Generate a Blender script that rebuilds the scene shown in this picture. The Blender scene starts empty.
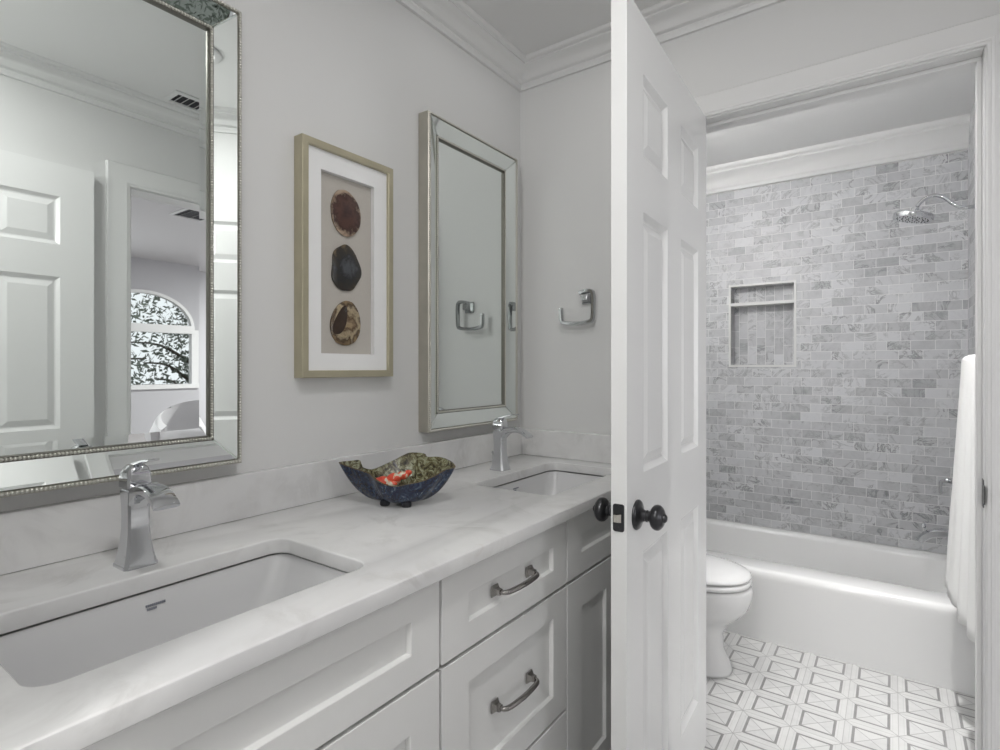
import bpy, bmesh, math, random
from mathutils import Vector, Matrix, noise
random.seed(7)
S = bpy.context.scene
COL = S.collection
PI = math.pi

# ------------------------------------------------------------------ camera
cd = bpy.data.cameras.new('camera')
cam = bpy.data.objects.new('camera', cd)
COL.objects.link(cam)
cam.location = (1.2103, -1.8395, 1.227)
cam.rotation_euler = (PI / 2, 0, 0.6186)
cd.sensor_fit = 'HORIZONTAL'
cd.sensor_width = 36.0
cd.lens = 36.0 * 550.792 / 1000
cd.shift_y = -0.00733
cd.clip_start = 0.02
S.camera = cam

# ------------------------------------------------------------------ world, exposure
w = bpy.data.worlds.new('world')
S.world = w
w.use_nodes = True
w.node_tree.nodes['Background'].inputs[0].default_value = (0.93, 0.96, 1.0, 1)
w.node_tree.nodes['Background'].inputs[1].default_value = 1.1
S.view_settings.view_transform = 'Standard'
S.view_settings.look = 'None'
S.view_settings.gamma = 1.0
S.view_settings.use_curve_mapping = False
S.view_settings.exposure = 0.0


# ------------------------------------------------------------------ large lights
def area(name, loc, aim, size, power, color=(1, 1, 1), size_y=None, disk=False, spread=PI):
    l = bpy.data.lights.new(name, 'AREA')
    l.energy = power
    l.color = color
    if disk:
        l.shape = 'DISK'
    elif size_y:
        l.shape = 'RECTANGLE'
        l.size_y = size_y
    l.size = size
    l.spread = spread
    o = bpy.data.objects.new(name, l)
    COL.objects.link(o)
    o.location = loc
    o.rotation_euler = (Vector(aim) - Vector(loc)).to_track_quat('-Z', 'Y').to_euler()
    return o


BED_LIGHT = area('bedroom_daylight_fill', (5.36, -0.65, 1.45), (1.5, -0.45, 1.25), 1.2, 24, (0.96, 0.98, 1.0), 1.4)  # added fill for bedroom daylight, set at a window out of view


# ------------------------------------------------------------------ materials
def mat(name, color=(0.8, 0.8, 0.8), rough=0.5, metal=0.0, spec=0.5, noise_amt=0.0, noise_scale=8.0, bump=0.0,
        bump_scale=60.0, coat=0.0):
    m = bpy.data.materials.new(name)
    m.use_nodes = True
    nt = m.node_tree
    b = nt.nodes['Principled BSDF']
    b.inputs['Base Color'].default_value = (*color, 1)
    b.inputs['Roughness'].default_value = rough
    b.inputs['Metallic'].default_value = metal
    b.inputs['Specular IOR Level'].default_value = spec
    b.inputs['Coat Weight'].default_value = coat
    tc = nt.nodes.new('ShaderNodeTexCoord')
    if noise_amt:
        n = nt.nodes.new('ShaderNodeTexNoise')
        n.inputs['Scale'].default_value = noise_scale
        n.inputs['Detail'].default_value = 4
        nt.links.new(tc.outputs['Object'], n.inputs['Vector'])
        r = nt.nodes.new('ShaderNodeMapRange')
        r.inputs[3].default_value = 1 - noise_amt
        r.inputs[4].default_value = 1 + noise_amt
        nt.links.new(n.outputs['Fac'], r.inputs[0])
        mx = nt.nodes.new('ShaderNodeVectorMath')
        mx.operation = 'SCALE'
        mx.inputs[0].default_value = color
        nt.links.new(r.outputs[0], mx.inputs['Scale'])
        nt.links.new(mx.outputs[0], b.inputs['Base Color'])
    if bump:
        n2 = nt.nodes.new('ShaderNodeTexNoise')
        n2.inputs['Scale'].default_value = bump_scale
        nt.links.new(tc.outputs['Object'], n2.inputs['Vector'])
        bp = nt.nodes.new('ShaderNodeBump')
        bp.inputs['Strength'].default_value = bump
        bp.inputs['Distance'].default_value = 0.002
        nt.links.new(n2.outputs['Fac'], bp.inputs['Height'])
        nt.links.new(bp.outputs[0], b.inputs['Normal'])
    return m


class NT:
    """small helper for building node graphs"""

    def __init__(self, name, rough=0.4, spec=0.5):
        self.m = bpy.data.materials.new(name)
        self.m.use_nodes = True
        self.t = self.m.node_tree
        self.b = self.t.nodes['Principled BSDF']
        self.b.inputs['Roughness'].default_value = rough
        self.b.inputs['Specular IOR Level'].default_value = spec

    def set(self, sock, v):
        if isinstance(v, bpy.types.NodeSocket):
            self.t.links.new(v, sock)
        else:
            sock.default_value = v

    def math(self, op, a, b=0.0, c=0.0):
        n = self.t.nodes.new('ShaderNodeMath')
        n.operation = op
        self.set(n.inputs[0], a)
        self.set(n.inputs[1], b)
        self.set(n.inputs[2], c)
        return n.outputs[0]

    def vec(self, op, a, b=(0, 0, 0)):
        n = self.t.nodes.new('ShaderNodeVectorMath')
        n.operation = op
        self.set(n.inputs[0], a)
        self.set(n.inputs[1], b)
        return n.outputs[0]

    def coords(self, kind='Object'):
        return self.t.nodes.new('ShaderNodeTexCoord').outputs[kind]

    def sep(self, v):
        n = self.t.nodes.new('ShaderNodeSeparateXYZ')
        self.set(n.inputs[0], v)
        return n.outputs[0], n.outputs[1], n.outputs[2]

    def comb(self, x, y, z):
        n = self.t.nodes.new('ShaderNodeCombineXYZ')
        self.set(n.inputs[0], x)
        self.set(n.inputs[1], y)
        self.set(n.inputs[2], z)
        return n.outputs[0]

    def noise(self, v, scale, detail=4, rough=0.5, dist=0.0, out='Fac'):
        n = self.t.nodes.new('ShaderNodeTexNoise')
        self.set(n.inputs['Vector'], v)
        n.inputs['Scale'].default_value = scale
        n.inputs['Detail'].default_value = detail
        n.inputs['Roughness'].default_value = rough
        n.inputs['Distortion'].default_value = dist
        return n.outputs[out]

    def white(self, v):
        n = self.t.nodes.new('ShaderNodeTexWhiteNoise')
        n.noise_dimensions = '3D'
        self.set(n.inputs['Vector'], v)
        return n.outputs['Value'], n.outputs['Color']

    def ramp(self, f, stops):
        n = self.t.nodes.new('ShaderNodeValToRGB')
        el = n.color_ramp.elements
        el[0].position, el[0].color = stops[0][0], (*stops[0][1], 1)
        el[1].position, el[1].color = stops[1][0], (*stops[1][1], 1)
        for p, c in stops[2:]:
            e = el.new(p)
            e.color = (*c, 1)
        self.set(n.inputs[0], f)
        return n.outputs[0]

    def mix(self, f, a, b):
        n = self.t.nodes.new('ShaderNodeMix')
        n.data_type = 'RGBA'
        self.set(n.inputs[0], f)
        self.set(n.inputs[6], a if isinstance(a, bpy.types.NodeSocket) else (*a, 1))
        self.set(n.inputs[7], b if isinstance(b, bpy.types.NodeSocket) else (*b, 1))
        return n.outputs[2]

    def rng(self, f, a, b, c, d):
        n = self.t.nodes.new('ShaderNodeMapRange')
        self.set(n.inputs[0], f)
        for i, x in enumerate((a, b, c, d)):
            n.inputs[i + 1].default_value = x
        return n.outputs[0]

    def bump(self, h, strength=0.3, dist=0.002):
        n = self.t.nodes.new('ShaderNodeBump')
        n.inputs['Strength'].default_value = strength
        n.inputs['Distance'].default_value = dist
        self.set(n.inputs['Height'], h)
        self.t.links.new(n.outputs[0], self.b.inputs['Normal'])

    def color(self, c):
        self.set(self.b.inputs['Base Color'], c)
        return self.m


def marble_tile_material(name, axes, bw=0.0985, bh=0.0480, off=(0.03, 0.012)):
    """running bond marble tile; axes picks which world axes run along and across the courses"""
    g = NT(name, 0.28, 0.5)
    p = g.coords('Object')
    xyz = g.sep(p)
    u, v = xyz[axes[0]], xyz[axes[1]]
    u = g.math('ADD', u, 10 + off[0])
    v = g.math('ADD', v, 10 + off[1])
    rv = g.math('DIVIDE', v, bh)
    row = g.math('FLOOR', rv)
    shift = g.math('MULTIPLY', g.math('MODULO', row, 2.0), 0.5)
    # the bond is not perfect: a little random slide per course
    rj, _ = g.white(g.comb(row, 3.3, 0))
    shift = g.math('ADD', shift, g.math('MULTIPLY', rj, 0.12))
    ru = g.math('ADD', g.math('DIVIDE', u, bw), shift)
    colu = g.math('FLOOR', ru)
    fu = g.math('FRACT', ru)
    fv = g.math('FRACT', rv)
    du = g.math('MULTIPLY', g.math('MINIMUM', fu, g.math('SUBTRACT', 1.0, fu)), bw)
    dv = g.math('MULTIPLY', g.math('MINIMUM', fv, g.math('SUBTRACT', 1.0, fv)), bh)
    d = g.math('MINIMUM', du, dv)
    grout = g.rng(d, 0.0008, 0.0016, 1.0, 0.0)
    rnd, rcol = g.white(g.comb(row, colu, 1.7))
    pv = g.vec('ADD', p, g.vec('MULTIPLY', rcol, (7.0, 7.0, 7.0)))
    base = g.ramp(rnd, [(0.0, (0.35, 0.354, 0.37)), (0.14, (0.45, 0.455, 0.47)), (0.6, (0.54, 0.545, 0.56)), (1.0, (0.63, 0.635, 0.65))])
    n1 = g.noise(pv, 14.0, 6, 0.62, 1.2)
    cloud = g.rng(n1, 0.3, 0.7, 0.0, 1.0)
    c1 = g.mix(g.math('MULTIPLY', cloud, 0.45), base, (0.66, 0.665, 0.68))
    n2 = g.noise(pv, 9.0, 6, 0.66, 1.3)
    vein = g.math('ABSOLUTE', g.math('SUBTRACT', n2, 0.5))
    n5 = g.noise(pv, 7.0, 3, 0.5, 0.5)
    veinf = g.math('MULTIPLY', g.rng(vein, 0.0, 0.04, 0.95, 0.0), g.rng(n5, 0.42, 0.66, 0.08, 1.0))
    c2 = g.mix(veinf, c1, (0.20, 0.203, 0.213))
    c3 = g.mix(grout, c2, (0.76, 0.76, 0.755))
    g.bump(g.math('MULTIPLY', g.math('SUBTRACT', 1.0, grout), 1.0), 0.35, 0.001)
    rr = g.math('ADD', g.math('MULTIPLY', grout, 0.35), 0.40)
    g.set(g.b.inputs['Roughness'], rr)
    return g.color(c3)


def floor_material():
    g = NT('marble_mosaic_floor', 0.3)
    p = g.coords('Object')
    x, y, z = g.sep(p)
    T = 0.151
    ru = g.math('DIVIDE', g.math('ADD', x, 10 * T - 0.926 + 7 * T), T)
    rv = g.math('DIVIDE', g.math('ADD', y, 40 * T - 0.423 + 3 * T), T)
    fu, fv = g.math('FRACT', ru), g.math('FRACT', rv)
    cu, cv = g.math('FLOOR', ru), g.math('FLOOR', rv)
    ou = g.math('SUBTRACT', fu, 0.5)
    ov = g.math('SUBTRACT', fv, 0.5)
    au, av = g.math('ABSOLUTE', ou), g.math('ABSOLUTE', ov)
    mx = g.math('MULTIPLY', g.math('MAXIMUM', au, av), T)   # 0 centre .. T/2 edge
    diag = g.math('MULTIPLY', g.math('ABSOLUTE', g.math('SUBTRACT', au, av)), T)
    frame = g.math('MULTIPLY', g.math('GREATER_THAN', mx, 0.0445), g.math('LESS_THAN', mx, 0.0530))
    thin = g.math('MULTIPLY', g.math('GREATER_THAN', mx, 0.0590), g.math('LESS_THAN', mx, 0.0603))
    edge = g.math('GREATER_THAN', mx, T / 2 - 0.0011)
    xl = g.math('LESS_THAN', diag, 0.0015)
    # which of the four triangles
    tri = g.math('ADD', g.math('MULTIPLY', g.math('GREATER_THAN', au, av), 2.0), g.math('GREATER_THAN', g.math('ADD', ou, ov), 0.0))
    r1, c1 = g.white(g.comb(g.math('ADD', cu, g.math('MULTIPLY', tri, 0.17)), cv, g.math('GREATER_THAN', mx, 0.05)))
    pv = g.vec('ADD', p, g.vec('MULTIPLY', c1, (3.0, 3.0, 3.0)))
    n = g.noise(pv, 16, 5, 0.6, 1.0)
    base = g.mix(g.math('MULTIPLY', r1, 0.6), (0.59, 0.59, 0.58), (0.49, 0.49, 0.49))
    base = g.mix(g.rng(n, 0.35, 0.7, 0.0, 0.35), base, (0.70, 0.70, 0.69))
    dk = g.mix(n, (0.17, 0.17, 0.17), (0.34, 0.335, 0.33))
    c = g.mix(g.math('MULTIPLY', xl, 0.9), base, (0.28, 0.28, 0.28))
    c = g.mix(g.math('MULTIPLY', thin, 0.35), c, (0.35, 0.35, 0.35))
    c = g.mix(g.math('MULTIPLY', edge, 0.75), c, (0.36, 0.36, 0.355))
    c = g.mix(frame, c, dk)
    return g.color(c)


def quartz_material():
    g = NT('white_quartz', 0.22)
    p = g.coords('Object')
    n = g.noise(p, 5.0, 6, 0.62, 1.5)
    v = g.math('ABSOLUTE', g.math('SUBTRACT', n, 0.5))
    vein = g.rng(v, 0.0, 0.09, 0.55, 0.0)
    n2 = g.noise(p, 2.3, 4, 0.5, 0.6)
    base = g.mix(g.rng(n2, 0.35, 0.65, 0, 1), (0.70, 0.698, 0.70), (0.82, 0.818, 0.81))
    n3 = g.noise(p, 9.0, 3, 0.5, 0.5)
    c = g.mix(g.math('MULTIPLY', vein, g.rng(n3, 0.45, 0.7, 0, 1)), base, (0.55, 0.54, 0.53))
    n4 = g.noise(g.vec('ADD', p, (4.1, 1.3, 2.7)), 13.0, 4, 0.6, 0.8)
    c = g.mix(g.rng(n4, 0.68, 0.78, 0.0, 0.35), c, (0.62, 0.54, 0.49))
    return g.color(c)


M = {}
M['wall'] = mat('wall_paint', (0.73, 0.73, 0.725), 0.6, bump=0.05, bump_scale=180)
M['ceiling'] = mat('ceiling_paint', (0.78, 0.78, 0.775), 0.8)
M['trim'] = mat('trim_paint', (0.75, 0.75, 0.745), 0.38)
M['door'] = mat('door_paint', (0.82, 0.82, 0.815), 0.26)
M['cabinet'] = mat('cabinet_paint', (0.78, 0.78, 0.77), 0.38)
M['carcass'] = mat('cabinet_carcass', (0.62, 0.62, 0.60), 0.5)
M['quartz'] = quartz_material()
M['porcelain'] = mat('porcelain', (0.80, 0.80, 0.80), 0.10, spec=0.6, coat=0.3)
M['basin'] = mat('basin_porcelain', (0.70, 0.70, 0.705), 0.22)
M['tub'] = mat('tub_enamel', (0.90, 0.90, 0.895), 0.16, coat=0.3)
M['chrome'] = mat('chrome', (0.64, 0.65, 0.67), 0.06, 1.0)
M['nickel'] = mat('polished_nickel', (0.34, 0.325, 0.31), 0.16, 1.0)
M['ringmetal'] = mat('ring_chrome', (0.48, 0.49, 0.50), 0.14, 1.0)
M['bronze'] = mat('oil_rubbed_bronze', (0.06, 0.06, 0.064), 0.28, 0.8, noise_amt=0.3)
M['steel'] = mat('latch_steel', (0.75, 0.72, 0.66), 0.25, 1.0)
M['mirror'] = mat('mirror_glass', (0.84, 0.88, 0.86), 0.01, 1.0)
M['champagne'] = mat('champagne_silver', (0.46, 0.44, 0.385), 0.38, 0.7, noise_amt=0.12, noise_scale=20)
M['bead'] = mat('bead_silver', (0.62, 0.61, 0.56), 0.3, 0.85)
M['rail'] = mat('rail_dark_silver', (0.20, 0.195, 0.17), 0.4, 0.8)
M['goldleaf'] = mat('pale_gold_leaf', (0.48, 0.44, 0.32), 0.42, 0.45, noise_amt=0.18, noise_scale=14)
M['matboard'] = mat('white_mat_board', (0.86, 0.86, 0.86), 0.8)
M['backing'] = mat('putty_backing', (0.50, 0.47, 0.43), 0.9, noise_amt=0.05, noise_scale=200)
M['towel'] = mat('white_terry', (0.86, 0.86, 0.85), 0.95, bump=0.8, bump_scale=420)
M['grille'] = mat('vent_white', (0.74, 0.74, 0.74), 0.5)
M['dark'] = mat('vent_dark', (0.04, 0.04, 0.045), 0.8)
M['black'] = mat('black_rubber', (0.02, 0.02, 0.025), 0.5)
M['floor'] = floor_material()
M['tile'] = marble_tile_material('marble_subway_tile', (0, 2))
M['tile_side'] = marble_tile_material('marble_subway_tile_side', (1, 2))
M['tile_niche'] = marble_tile_material('marble_niche_tile', (2, 0), off=(0.02, 0.006))
M['marble_trim'] = mat('white_marble_trim', (0.74, 0.74, 0.73), 0.25, noise_amt=0.05)
M['bedwall'] = mat('bedroom_paint', (0.50, 0.495, 0.515), 0.8)
M['bedceil'] = mat('bedroom_ceiling_paint', (0.55, 0.54, 0.55), 0.8)
M['carpet'] = mat('bedroom_carpet', (0.36, 0.34, 0.34), 0.95, noise_amt=0.2, noise_scale=90)
M['linen'] = mat('white_linen', (0.74, 0.73, 0.74), 0.9, bump=0.3, bump_scale=300)
M['wood_dark'] = mat('dark_wood_leg', (0.05, 0.035, 0.025), 0.4)
M['bark'] = mat('tree_bark', (0.10, 0.085, 0.07), 0.9, noise_amt=0.3, noise_scale=30)
M['leaf'] = mat('tree_leaf', (0.13, 0.15, 0.12), 0.6, noise_amt=0.5, noise_scale=2)
M['grass'] = mat('lawn', (0.12, 0.13, 0.11), 0.9, noise_amt=0.3, noise_scale=6)
M['etch'] = mat('printed_grey_mark', (0.22, 0.23, 0.27), 0.5)
ml = NT('lamp_lens')
ml.b.inputs['Emission Color'].default_value = (1, 0.97, 0.92, 1)
ml.b.inputs['Emission Strength'].default_value = 4.0
M['lens'] = ml.m


def glaze_out():
    g = NT('blue_glaze', 0.12)
    p = g.coords('Object')
    n = g.noise(p, 30, 7, 0.72, 2.6)
    c = g.ramp(n, [(0.36, (0.007, 0.008, 0.020)), (0.48, (0.014, 0.020, 0.050)), (0.57, (0.030, 0.050, 0.095)), (0.64, (0.13, 0.17, 0.21)), (0.73, (0.36, 0.38, 0.36))])
    return g.color(c)


def glaze_in():
    g = NT('olive_glaze', 0.24)
    p = g.coords('Object')
    n = g.noise(p, 34, 7, 0.75, 2.2)
    c = g.ramp(n, [(0.38, (0.012, 0.010, 0.008)), (0.46, (0.065, 0.052, 0.022)), (0.53, (0.21, 0.20, 0.10)), (0.59, (0.33, 0.35, 0.25)), (0.68, (0.55, 0.50, 0.27))])
    return g.color(c)


M['glaze_out'] = glaze_out()
M['glaze_in'] = glaze_in()
M['glaze_rim'] = mat('brown_rim_glaze', (0.10, 0.075, 0.04), 0.2, noise_amt=0.5, noise_scale=60)
g_ = NT('red_white_glaze', 0.15)
n_ = g_.noise(g_.coords('Object'), 55, 3, 0.5, 0.6)
M['ornament'] = g_.color(g_.ramp(n_, [(0.36, (0.72, 0.68, 0.58)), (0.47, (0.66, 0.55, 0.38)), (0.50, (0.72, 0.10, 0.05)), (0.72, (0.60, 0.05, 0.03))]))


def agate(name, stops, cx, cz, seed, scale=9.0):
    g = NT(name, 0.2)
    p = g.coords('Object')
    x, y, z = g.sep(p)
    dy = g.math('SUBTRACT', y, cx)
    dz = g.math('SUBTRACT', z, cz)
    d = g.math('SQRT', g.math('ADD', g.math('MULTIPLY', dy, dy), g.math('MULTIPLY', dz, dz)))
    n = g.noise(g.vec('ADD', p, (seed, seed, seed)), 22, 5, 0.6, 1.0)
    n2 = g.noise(g.vec('ADD', p, (seed, 2, seed)), 60, 4, 0.7, 0.5)
    f = g.math('ADD', g.math('MULTIPLY', d, scale), g.math('ADD', g.math('MULTIPLY', n, 0.75), g.math('MULTIPLY', n2, 0.35)))
    return g.color(g.ramp(g.math('SUBTRACT', f, 0.35), stops))


# ------------------------------------------------------------------ mesh helpers
def link(name, bm, m, parent=None, smooth=False, angle=None):
    me = bpy.data.meshes.new(name)
    bmesh.ops.recalc_face_normals(bm, faces=bm.faces[:])
    if smooth:
        for f in bm.faces:
            f.smooth = True
    bm.to_mesh(me)
    bm.free()
    if angle is not None:
        me.polygons.foreach_set('use_smooth', [True] * len(me.polygons))
        me.set_sharp_from_angle(angle=math.radians(angle))
    ms = m if isinstance(m, (list, tuple)) else [m]
    for x in ms:
        me.materials.append(x)
    o = bpy.data.objects.new(name, me)
    COL.objects.link(o)
    if parent is not None:
        o.parent = parent
    return o


def bev(o, width=0.002, seg=2):
    md = o.modifiers.new('bevel', 'BEVEL')
    md.width = width
    md.segments = seg
    md.limit_method = 'ANGLE'
    md.angle_limit = math.radians(40)
    return o


def box(bm, x0, x1, y0, y1, z0, z1):
    vs = [bm.verts.new(p) for p in ((x0, y0, z0), (x1, y0, z0), (x1, y1, z0), (x0, y1, z0),
                                    (x0, y0, z1), (x1, y0, z1), (x1, y1, z1), (x0, y1, z1))]
    for q in ((0, 3, 2, 1), (4, 5, 6, 7), (0, 1, 5, 4), (1, 2, 6, 5), (2, 3, 7, 6), (3, 0, 4, 7)):
        bm.faces.new([vs[i] for i in q])
    return vs


def boxes(*bs):
    bm = bmesh.new()
    for b in bs:
        box(bm, *b)
    return bm


def loft(bm, loops, cap0=True, cap1=True, mats=None):
    rings = [[bm.verts.new(p) for p in L] for L in loops]
    n = len(rings[0])
    for k, (a, b) in enumerate(zip(rings, rings[1:])):
        for i in range(n):
            f = bm.faces.new((a[i], a[(i + 1) % n], b[(i + 1) % n], b[i]))
            if mats:
                f.material_index = mats[k]
    if cap0:
        bm.faces.new(rings[0][::-1])
    if cap1:
        bm.faces.new(rings[-1])
    return rings


def rrect(x0, x1, y0, y1, r, z, n=6):
    pts = []
    for cx, cy, a0 in ((x1 - r, y1 - r, 0), (x0 + r, y1 - r, 90), (x0 + r, y0 + r, 180), (x1 - r, y0 + r, 270)):
        for k in range(n + 1):
            a = math.radians(a0 + 90 * k / n)
            pts.append((cx + r * math.cos(a), cy + r * math.sin(a), z))
    return pts


def frames(path):
    """parallel transport frames along a path"""
    P = [Vector(p) for p in path]
    T = []
    for i in range(len(P)):
        a = P[max(i - 1, 0)]
        b = P[min(i + 1, len(P) - 1)]
        T.append((b - a).normalized())
    up = Vector((0, 0, 1))
    if abs(T[0].dot(up)) > 0.9:
        up = Vector((0, 1, 0))
    u = (up - T[0] * up.dot(T[0])).normalized()
    out = []
    for p, t in zip(P, T):
        u = (u - t * u.dot(t)).normalized()
        out.append((p, t, u, t.cross(u)))
    return out


def tube(bm, path, r, n=12, caps=True, rect=None):
    fr = frames(path)
    loops = []
    for i, (p, t, u, v) in enumerate(fr):
        ri = r[i] if isinstance(r, (list, tuple)) else r
        if rect:
            hu, hv = rect[i] if isinstance(rect[0], (list, tuple)) else rect
            c = 0.35
            L = [(1, -1 + c), (1, 1 - c), (1 - c, 1), (-1 + c, 1), (-1, 1 - c), (-1, -1 + c), (-1 + c, -1), (1 - c, -1)]
            loops.append([p + u * (a * hu) + v * (b * hv) for a, b in L])
        else:
            loops.append([p + u * (ri * math.cos(2 * PI * k / n)) + v * (ri * math.sin(2 * PI * k / n)) for k in range(n)])
    loft(bm, loops, caps, caps)


def smooth_path(pts, n=6):
    """Catmull-Rom"""
    P = [Vector(p) for p in pts]
    P = [P[0] * 2 - P[1]] + P + [P[-1] * 2 - P[-2]]
    out = []
    for i in range(1, len(P) - 2):
        for k in range(n):
            t = k / n
            a, b, c, d = P[i - 1], P[i], P[i + 1], P[i + 2]
            out.append(0.5 * ((2 * b) + (c - a) * t + (2 * a - 5 * b + 4 * c - d) * t * t + (3 * b - a - 3 * c + d) * t ** 3))
    out.append(P[-2])
    return out


def lathe(bm, prof, origin=(0, 0, 0), axis='z', n=24, cap0=True, cap1=True):
    O = Vector(origin)
    loops = []
    for r, h in prof:
        L = []
        for k in range(n):
            a = 2 * PI * k / n
            c, s = r * math.cos(a), r * math.sin(a)
            p = {'z': Vector((c, s, h)), 'x': Vector((h, c, s)), 'y': Vector((s, h, c)), '-y': Vector((c, -h, s)), '-x': Vector((-h, s, c)), '-z': Vector((s, c, -h))}[axis]
            L.append(O + p)
        loops.append(L)
    loft(bm, loops, cap0, cap1)


def ball(bm, c, r, sx=1, sy=1, sz=1, seg=12, rings=8):
    mtx = Matrix.Translation(c) @ Matrix.Diagonal((sx, sy, sz, 1))
    bmesh.ops.create_uvsphere(bm, u_segments=seg, v_segments=rings, radius=r, matrix=mtx)


def panel_slab(bm, W, H, T, panels, rings, fn, both=False):
    """a slab with recessed panels; fn(a, b, n) maps width, height, depth to space; rings=[(inset, depth)]"""
    A = sorted({0, W, *[v for p in panels for v in (p[0], p[1])]})
    B = sorted({0, H, *[v for p in panels for v in (p[2], p[3])]})
    V = {}

    def vert(a, b, n):
        k = (round(a, 6), round(b, 6), round(n, 6))
        if k not in V:
            V[k] = bm.verts.new(fn(a, b, n))
        return V[k]

    for side in (0, 1):
        base = T if side == 0 else 0
        sg = -1 if side == 0 else 1
        for i in range(len(A) - 1):
            for j in range(len(B) - 1):
                a0, a1, b0, b1 = A[i], A[i + 1], B[j], B[j + 1]
                inside = (side == 0 or both) and any(abs(a0 - p[0]) < 1e-6 and abs(a1 - p[1]) < 1e-6 and abs(b0 - p[2]) < 1e-6 and abs(b1 - p[3]) < 1e-6 for p in panels)
                q = [vert(a0, b0, base), vert(a1, b0, base), vert(a1, b1, base), vert(a0, b1, base)]
                if not inside:
                    bm.faces.new(q)
                    continue
                prev = q
                for ins, dep in rings:
                    n = base + sg * dep
                    cur = [bm.verts.new(fn(a0 + ins, b0 + ins, n)), bm.verts.new(fn(a1 - ins, b0 + ins, n)),
                           bm.verts.new(fn(a1 - ins, b1 - ins, n)), bm.verts.new(fn(a0 + ins, b1 - ins, n))]
                    for k in range(4):
                        bm.faces.new((prev[k], prev[(k + 1) % 4], cur[(k + 1) % 4], cur[k]))
                    prev = cur
                bm.faces.new(prev)
    for i in range(len(A) - 1):
        for b in (0, H):
            bm.faces.new((vert(A[i], b, 0), vert(A[i + 1], b, 0), vert(A[i + 1], b, T), vert(A[i], b, T)))
    for j in range(len(B) - 1):
        for a in (0, W):
            bm.faces.new((vert(a, B[j], 0), vert(a, B[j + 1], 0), vert(a, B[j + 1], T), vert(a, B[j], T)))


def tag(o, label, cat, group=None, kind=None):
    o['label'] = label
    o['category'] = cat
    if group:
        o['group'] = group
    if kind:
        o['kind'] = kind
    return o


def thing(name, label, cat, loc=(0, 0, 0), rz=0.0, group=None):
    o = bpy.data.objects.new(name, None)
    o.empty_display_size = 0.05
    COL.objects.link(o)
    o.location = loc
    o.rotation_euler = (0, 0, rz)
    return tag(o, label, cat, group)


def dup(root, loc, rz=0.0, label=None):
    r = root.copy()
    COL.objects.link(r)
    r.location = loc
    r.rotation_euler = (0, 0, rz)
    if label:
        r['label'] = label
    for ch in list(root.children):
        c = ch.copy()
        COL.objects.link(c)
        c.parent = r
        for g in list(ch.children):
            d = g.copy()
            COL.objects.link(d)
            d.parent = c
    return r


def struct(name, bm, m, label=None, parent=None, **k):
    o = link(name, bm, m, parent, **k)
    o['kind'] = 'structure'
    if label:
        o['label'] = label
    return o


def holed(plane, lo, hi, zlo, zhi, holes, at0, at1):
    """a wall slab with rectangular holes. plane 'x' or 'y' is its normal; holes=(a0,a1,z0,z1)"""
    bm = bmesh.new()
    A = sorted({lo, hi, *[v for h in holes for v in h[:2]]})
    B = sorted({zlo, zhi, *[v for h in holes for v in h[2:]]})
    for i in range(len(A) - 1):
        for j in range(len(B) - 1):
            ca, cb = (A[i] + A[i + 1]) / 2, (B[j] + B[j + 1]) / 2
            if any(h[0] < ca < h[1] and h[2] < cb < h[3] for h in holes):
                continue
            if plane == 'x':
                box(bm, at0, at1, A[i], A[i + 1], B[j], B[j + 1])
            else:
                box(bm, A[i], A[i + 1], at0, at1, B[j], B[j + 1])
    bmesh.ops.remove_doubles(bm, verts=bm.verts[:], dist=1e-6)
    # drop the doubled inner faces between cells
    seen = {}
    for f in bm.faces:
        seen.setdefault(tuple(sorted(v.index for v in f.verts)), []).append(f)
    bm.verts.index_update()
    seen = {}
    for f in bm.faces:
        c = f.calc_center_median()
        seen.setdefault((round(c.x, 5), round(c.y, 5), round(c.z, 5)), []).append(f)
    kill = [f for fs in seen.values() if len(fs) > 1 for f in fs]
    bmesh.ops.delete(bm, geom=kill, context='FACES_ONLY')
    return bm


# ================================================================== THE SETTING
CEIL = 2.415
XR = 1.555          # right wall of the vanity room
XT = 1.508          # right wall of the toilet and tub room
YF = 1.628          # tiled wall behind the tub
OB = 2.012   # head of the bedroom doorway
OX0, OX1, OZ = 0.683, 1.400, 2.032   # clear doorway

struct('floor', boxes((-0.7, 1.66, -3.7, 1.75, -0.08, 0)), M['floor'], 'white marble mosaic floor with grey framed squares')
struct('ceiling', boxes((-0.7, 1.66, -3.7, 1.75, CEIL, CEIL + 0.08)), M['ceiling'], 'flat white ceiling')
struct('wall_left', boxes((-0.12, 0, -1.88, YF, 0, CEIL)), M['wall'], 'pale grey wall behind the long vanity')
struct('wall_back', holed('y', 0, XR, 0, CEIL, [(OX0 - 0.018, OX1 + 0.018, 0, OZ + 0.018)], 0, 0.12), M['wall'],
       'pale grey wall with the towel ring and the doorway')
DY0, DY1 = -0.809, -0.09           # doorway to the bedroom
struct('wall_right', holed('x', -1.88, 0.12, 0, CEIL, [(DY0 - 0.018, DY1 + 0.018, 0, OB + 0.018)], XR, XR + 0.115), M['wall'],
       'pale grey wall with the bedroom doorway, seen in the mirror')
struct('wall_rear', holed('y', 0, XR, 0, CEIL, [(0.62, 1.53, 0, CEIL)], -1.88, -1.765), M['wall'], 'wall with the entry opening')
struct('wall_side', boxes((XT, XT + 0.09, 0.12, YF + 0.1, 0, CEIL)), M['tile_side'], 'marble tiled side wall of the tub')
struct('wall_hall', boxes((-0.7, 1.66, -3.7, -3.6, 0, CEIL), (-0.7, -0.6, -3.6, -1.88, 0, CEIL), (XR, 1.66, -3.6, -1.88, 0, CEIL)), M['wall'],
       'plain hall walls')

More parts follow.
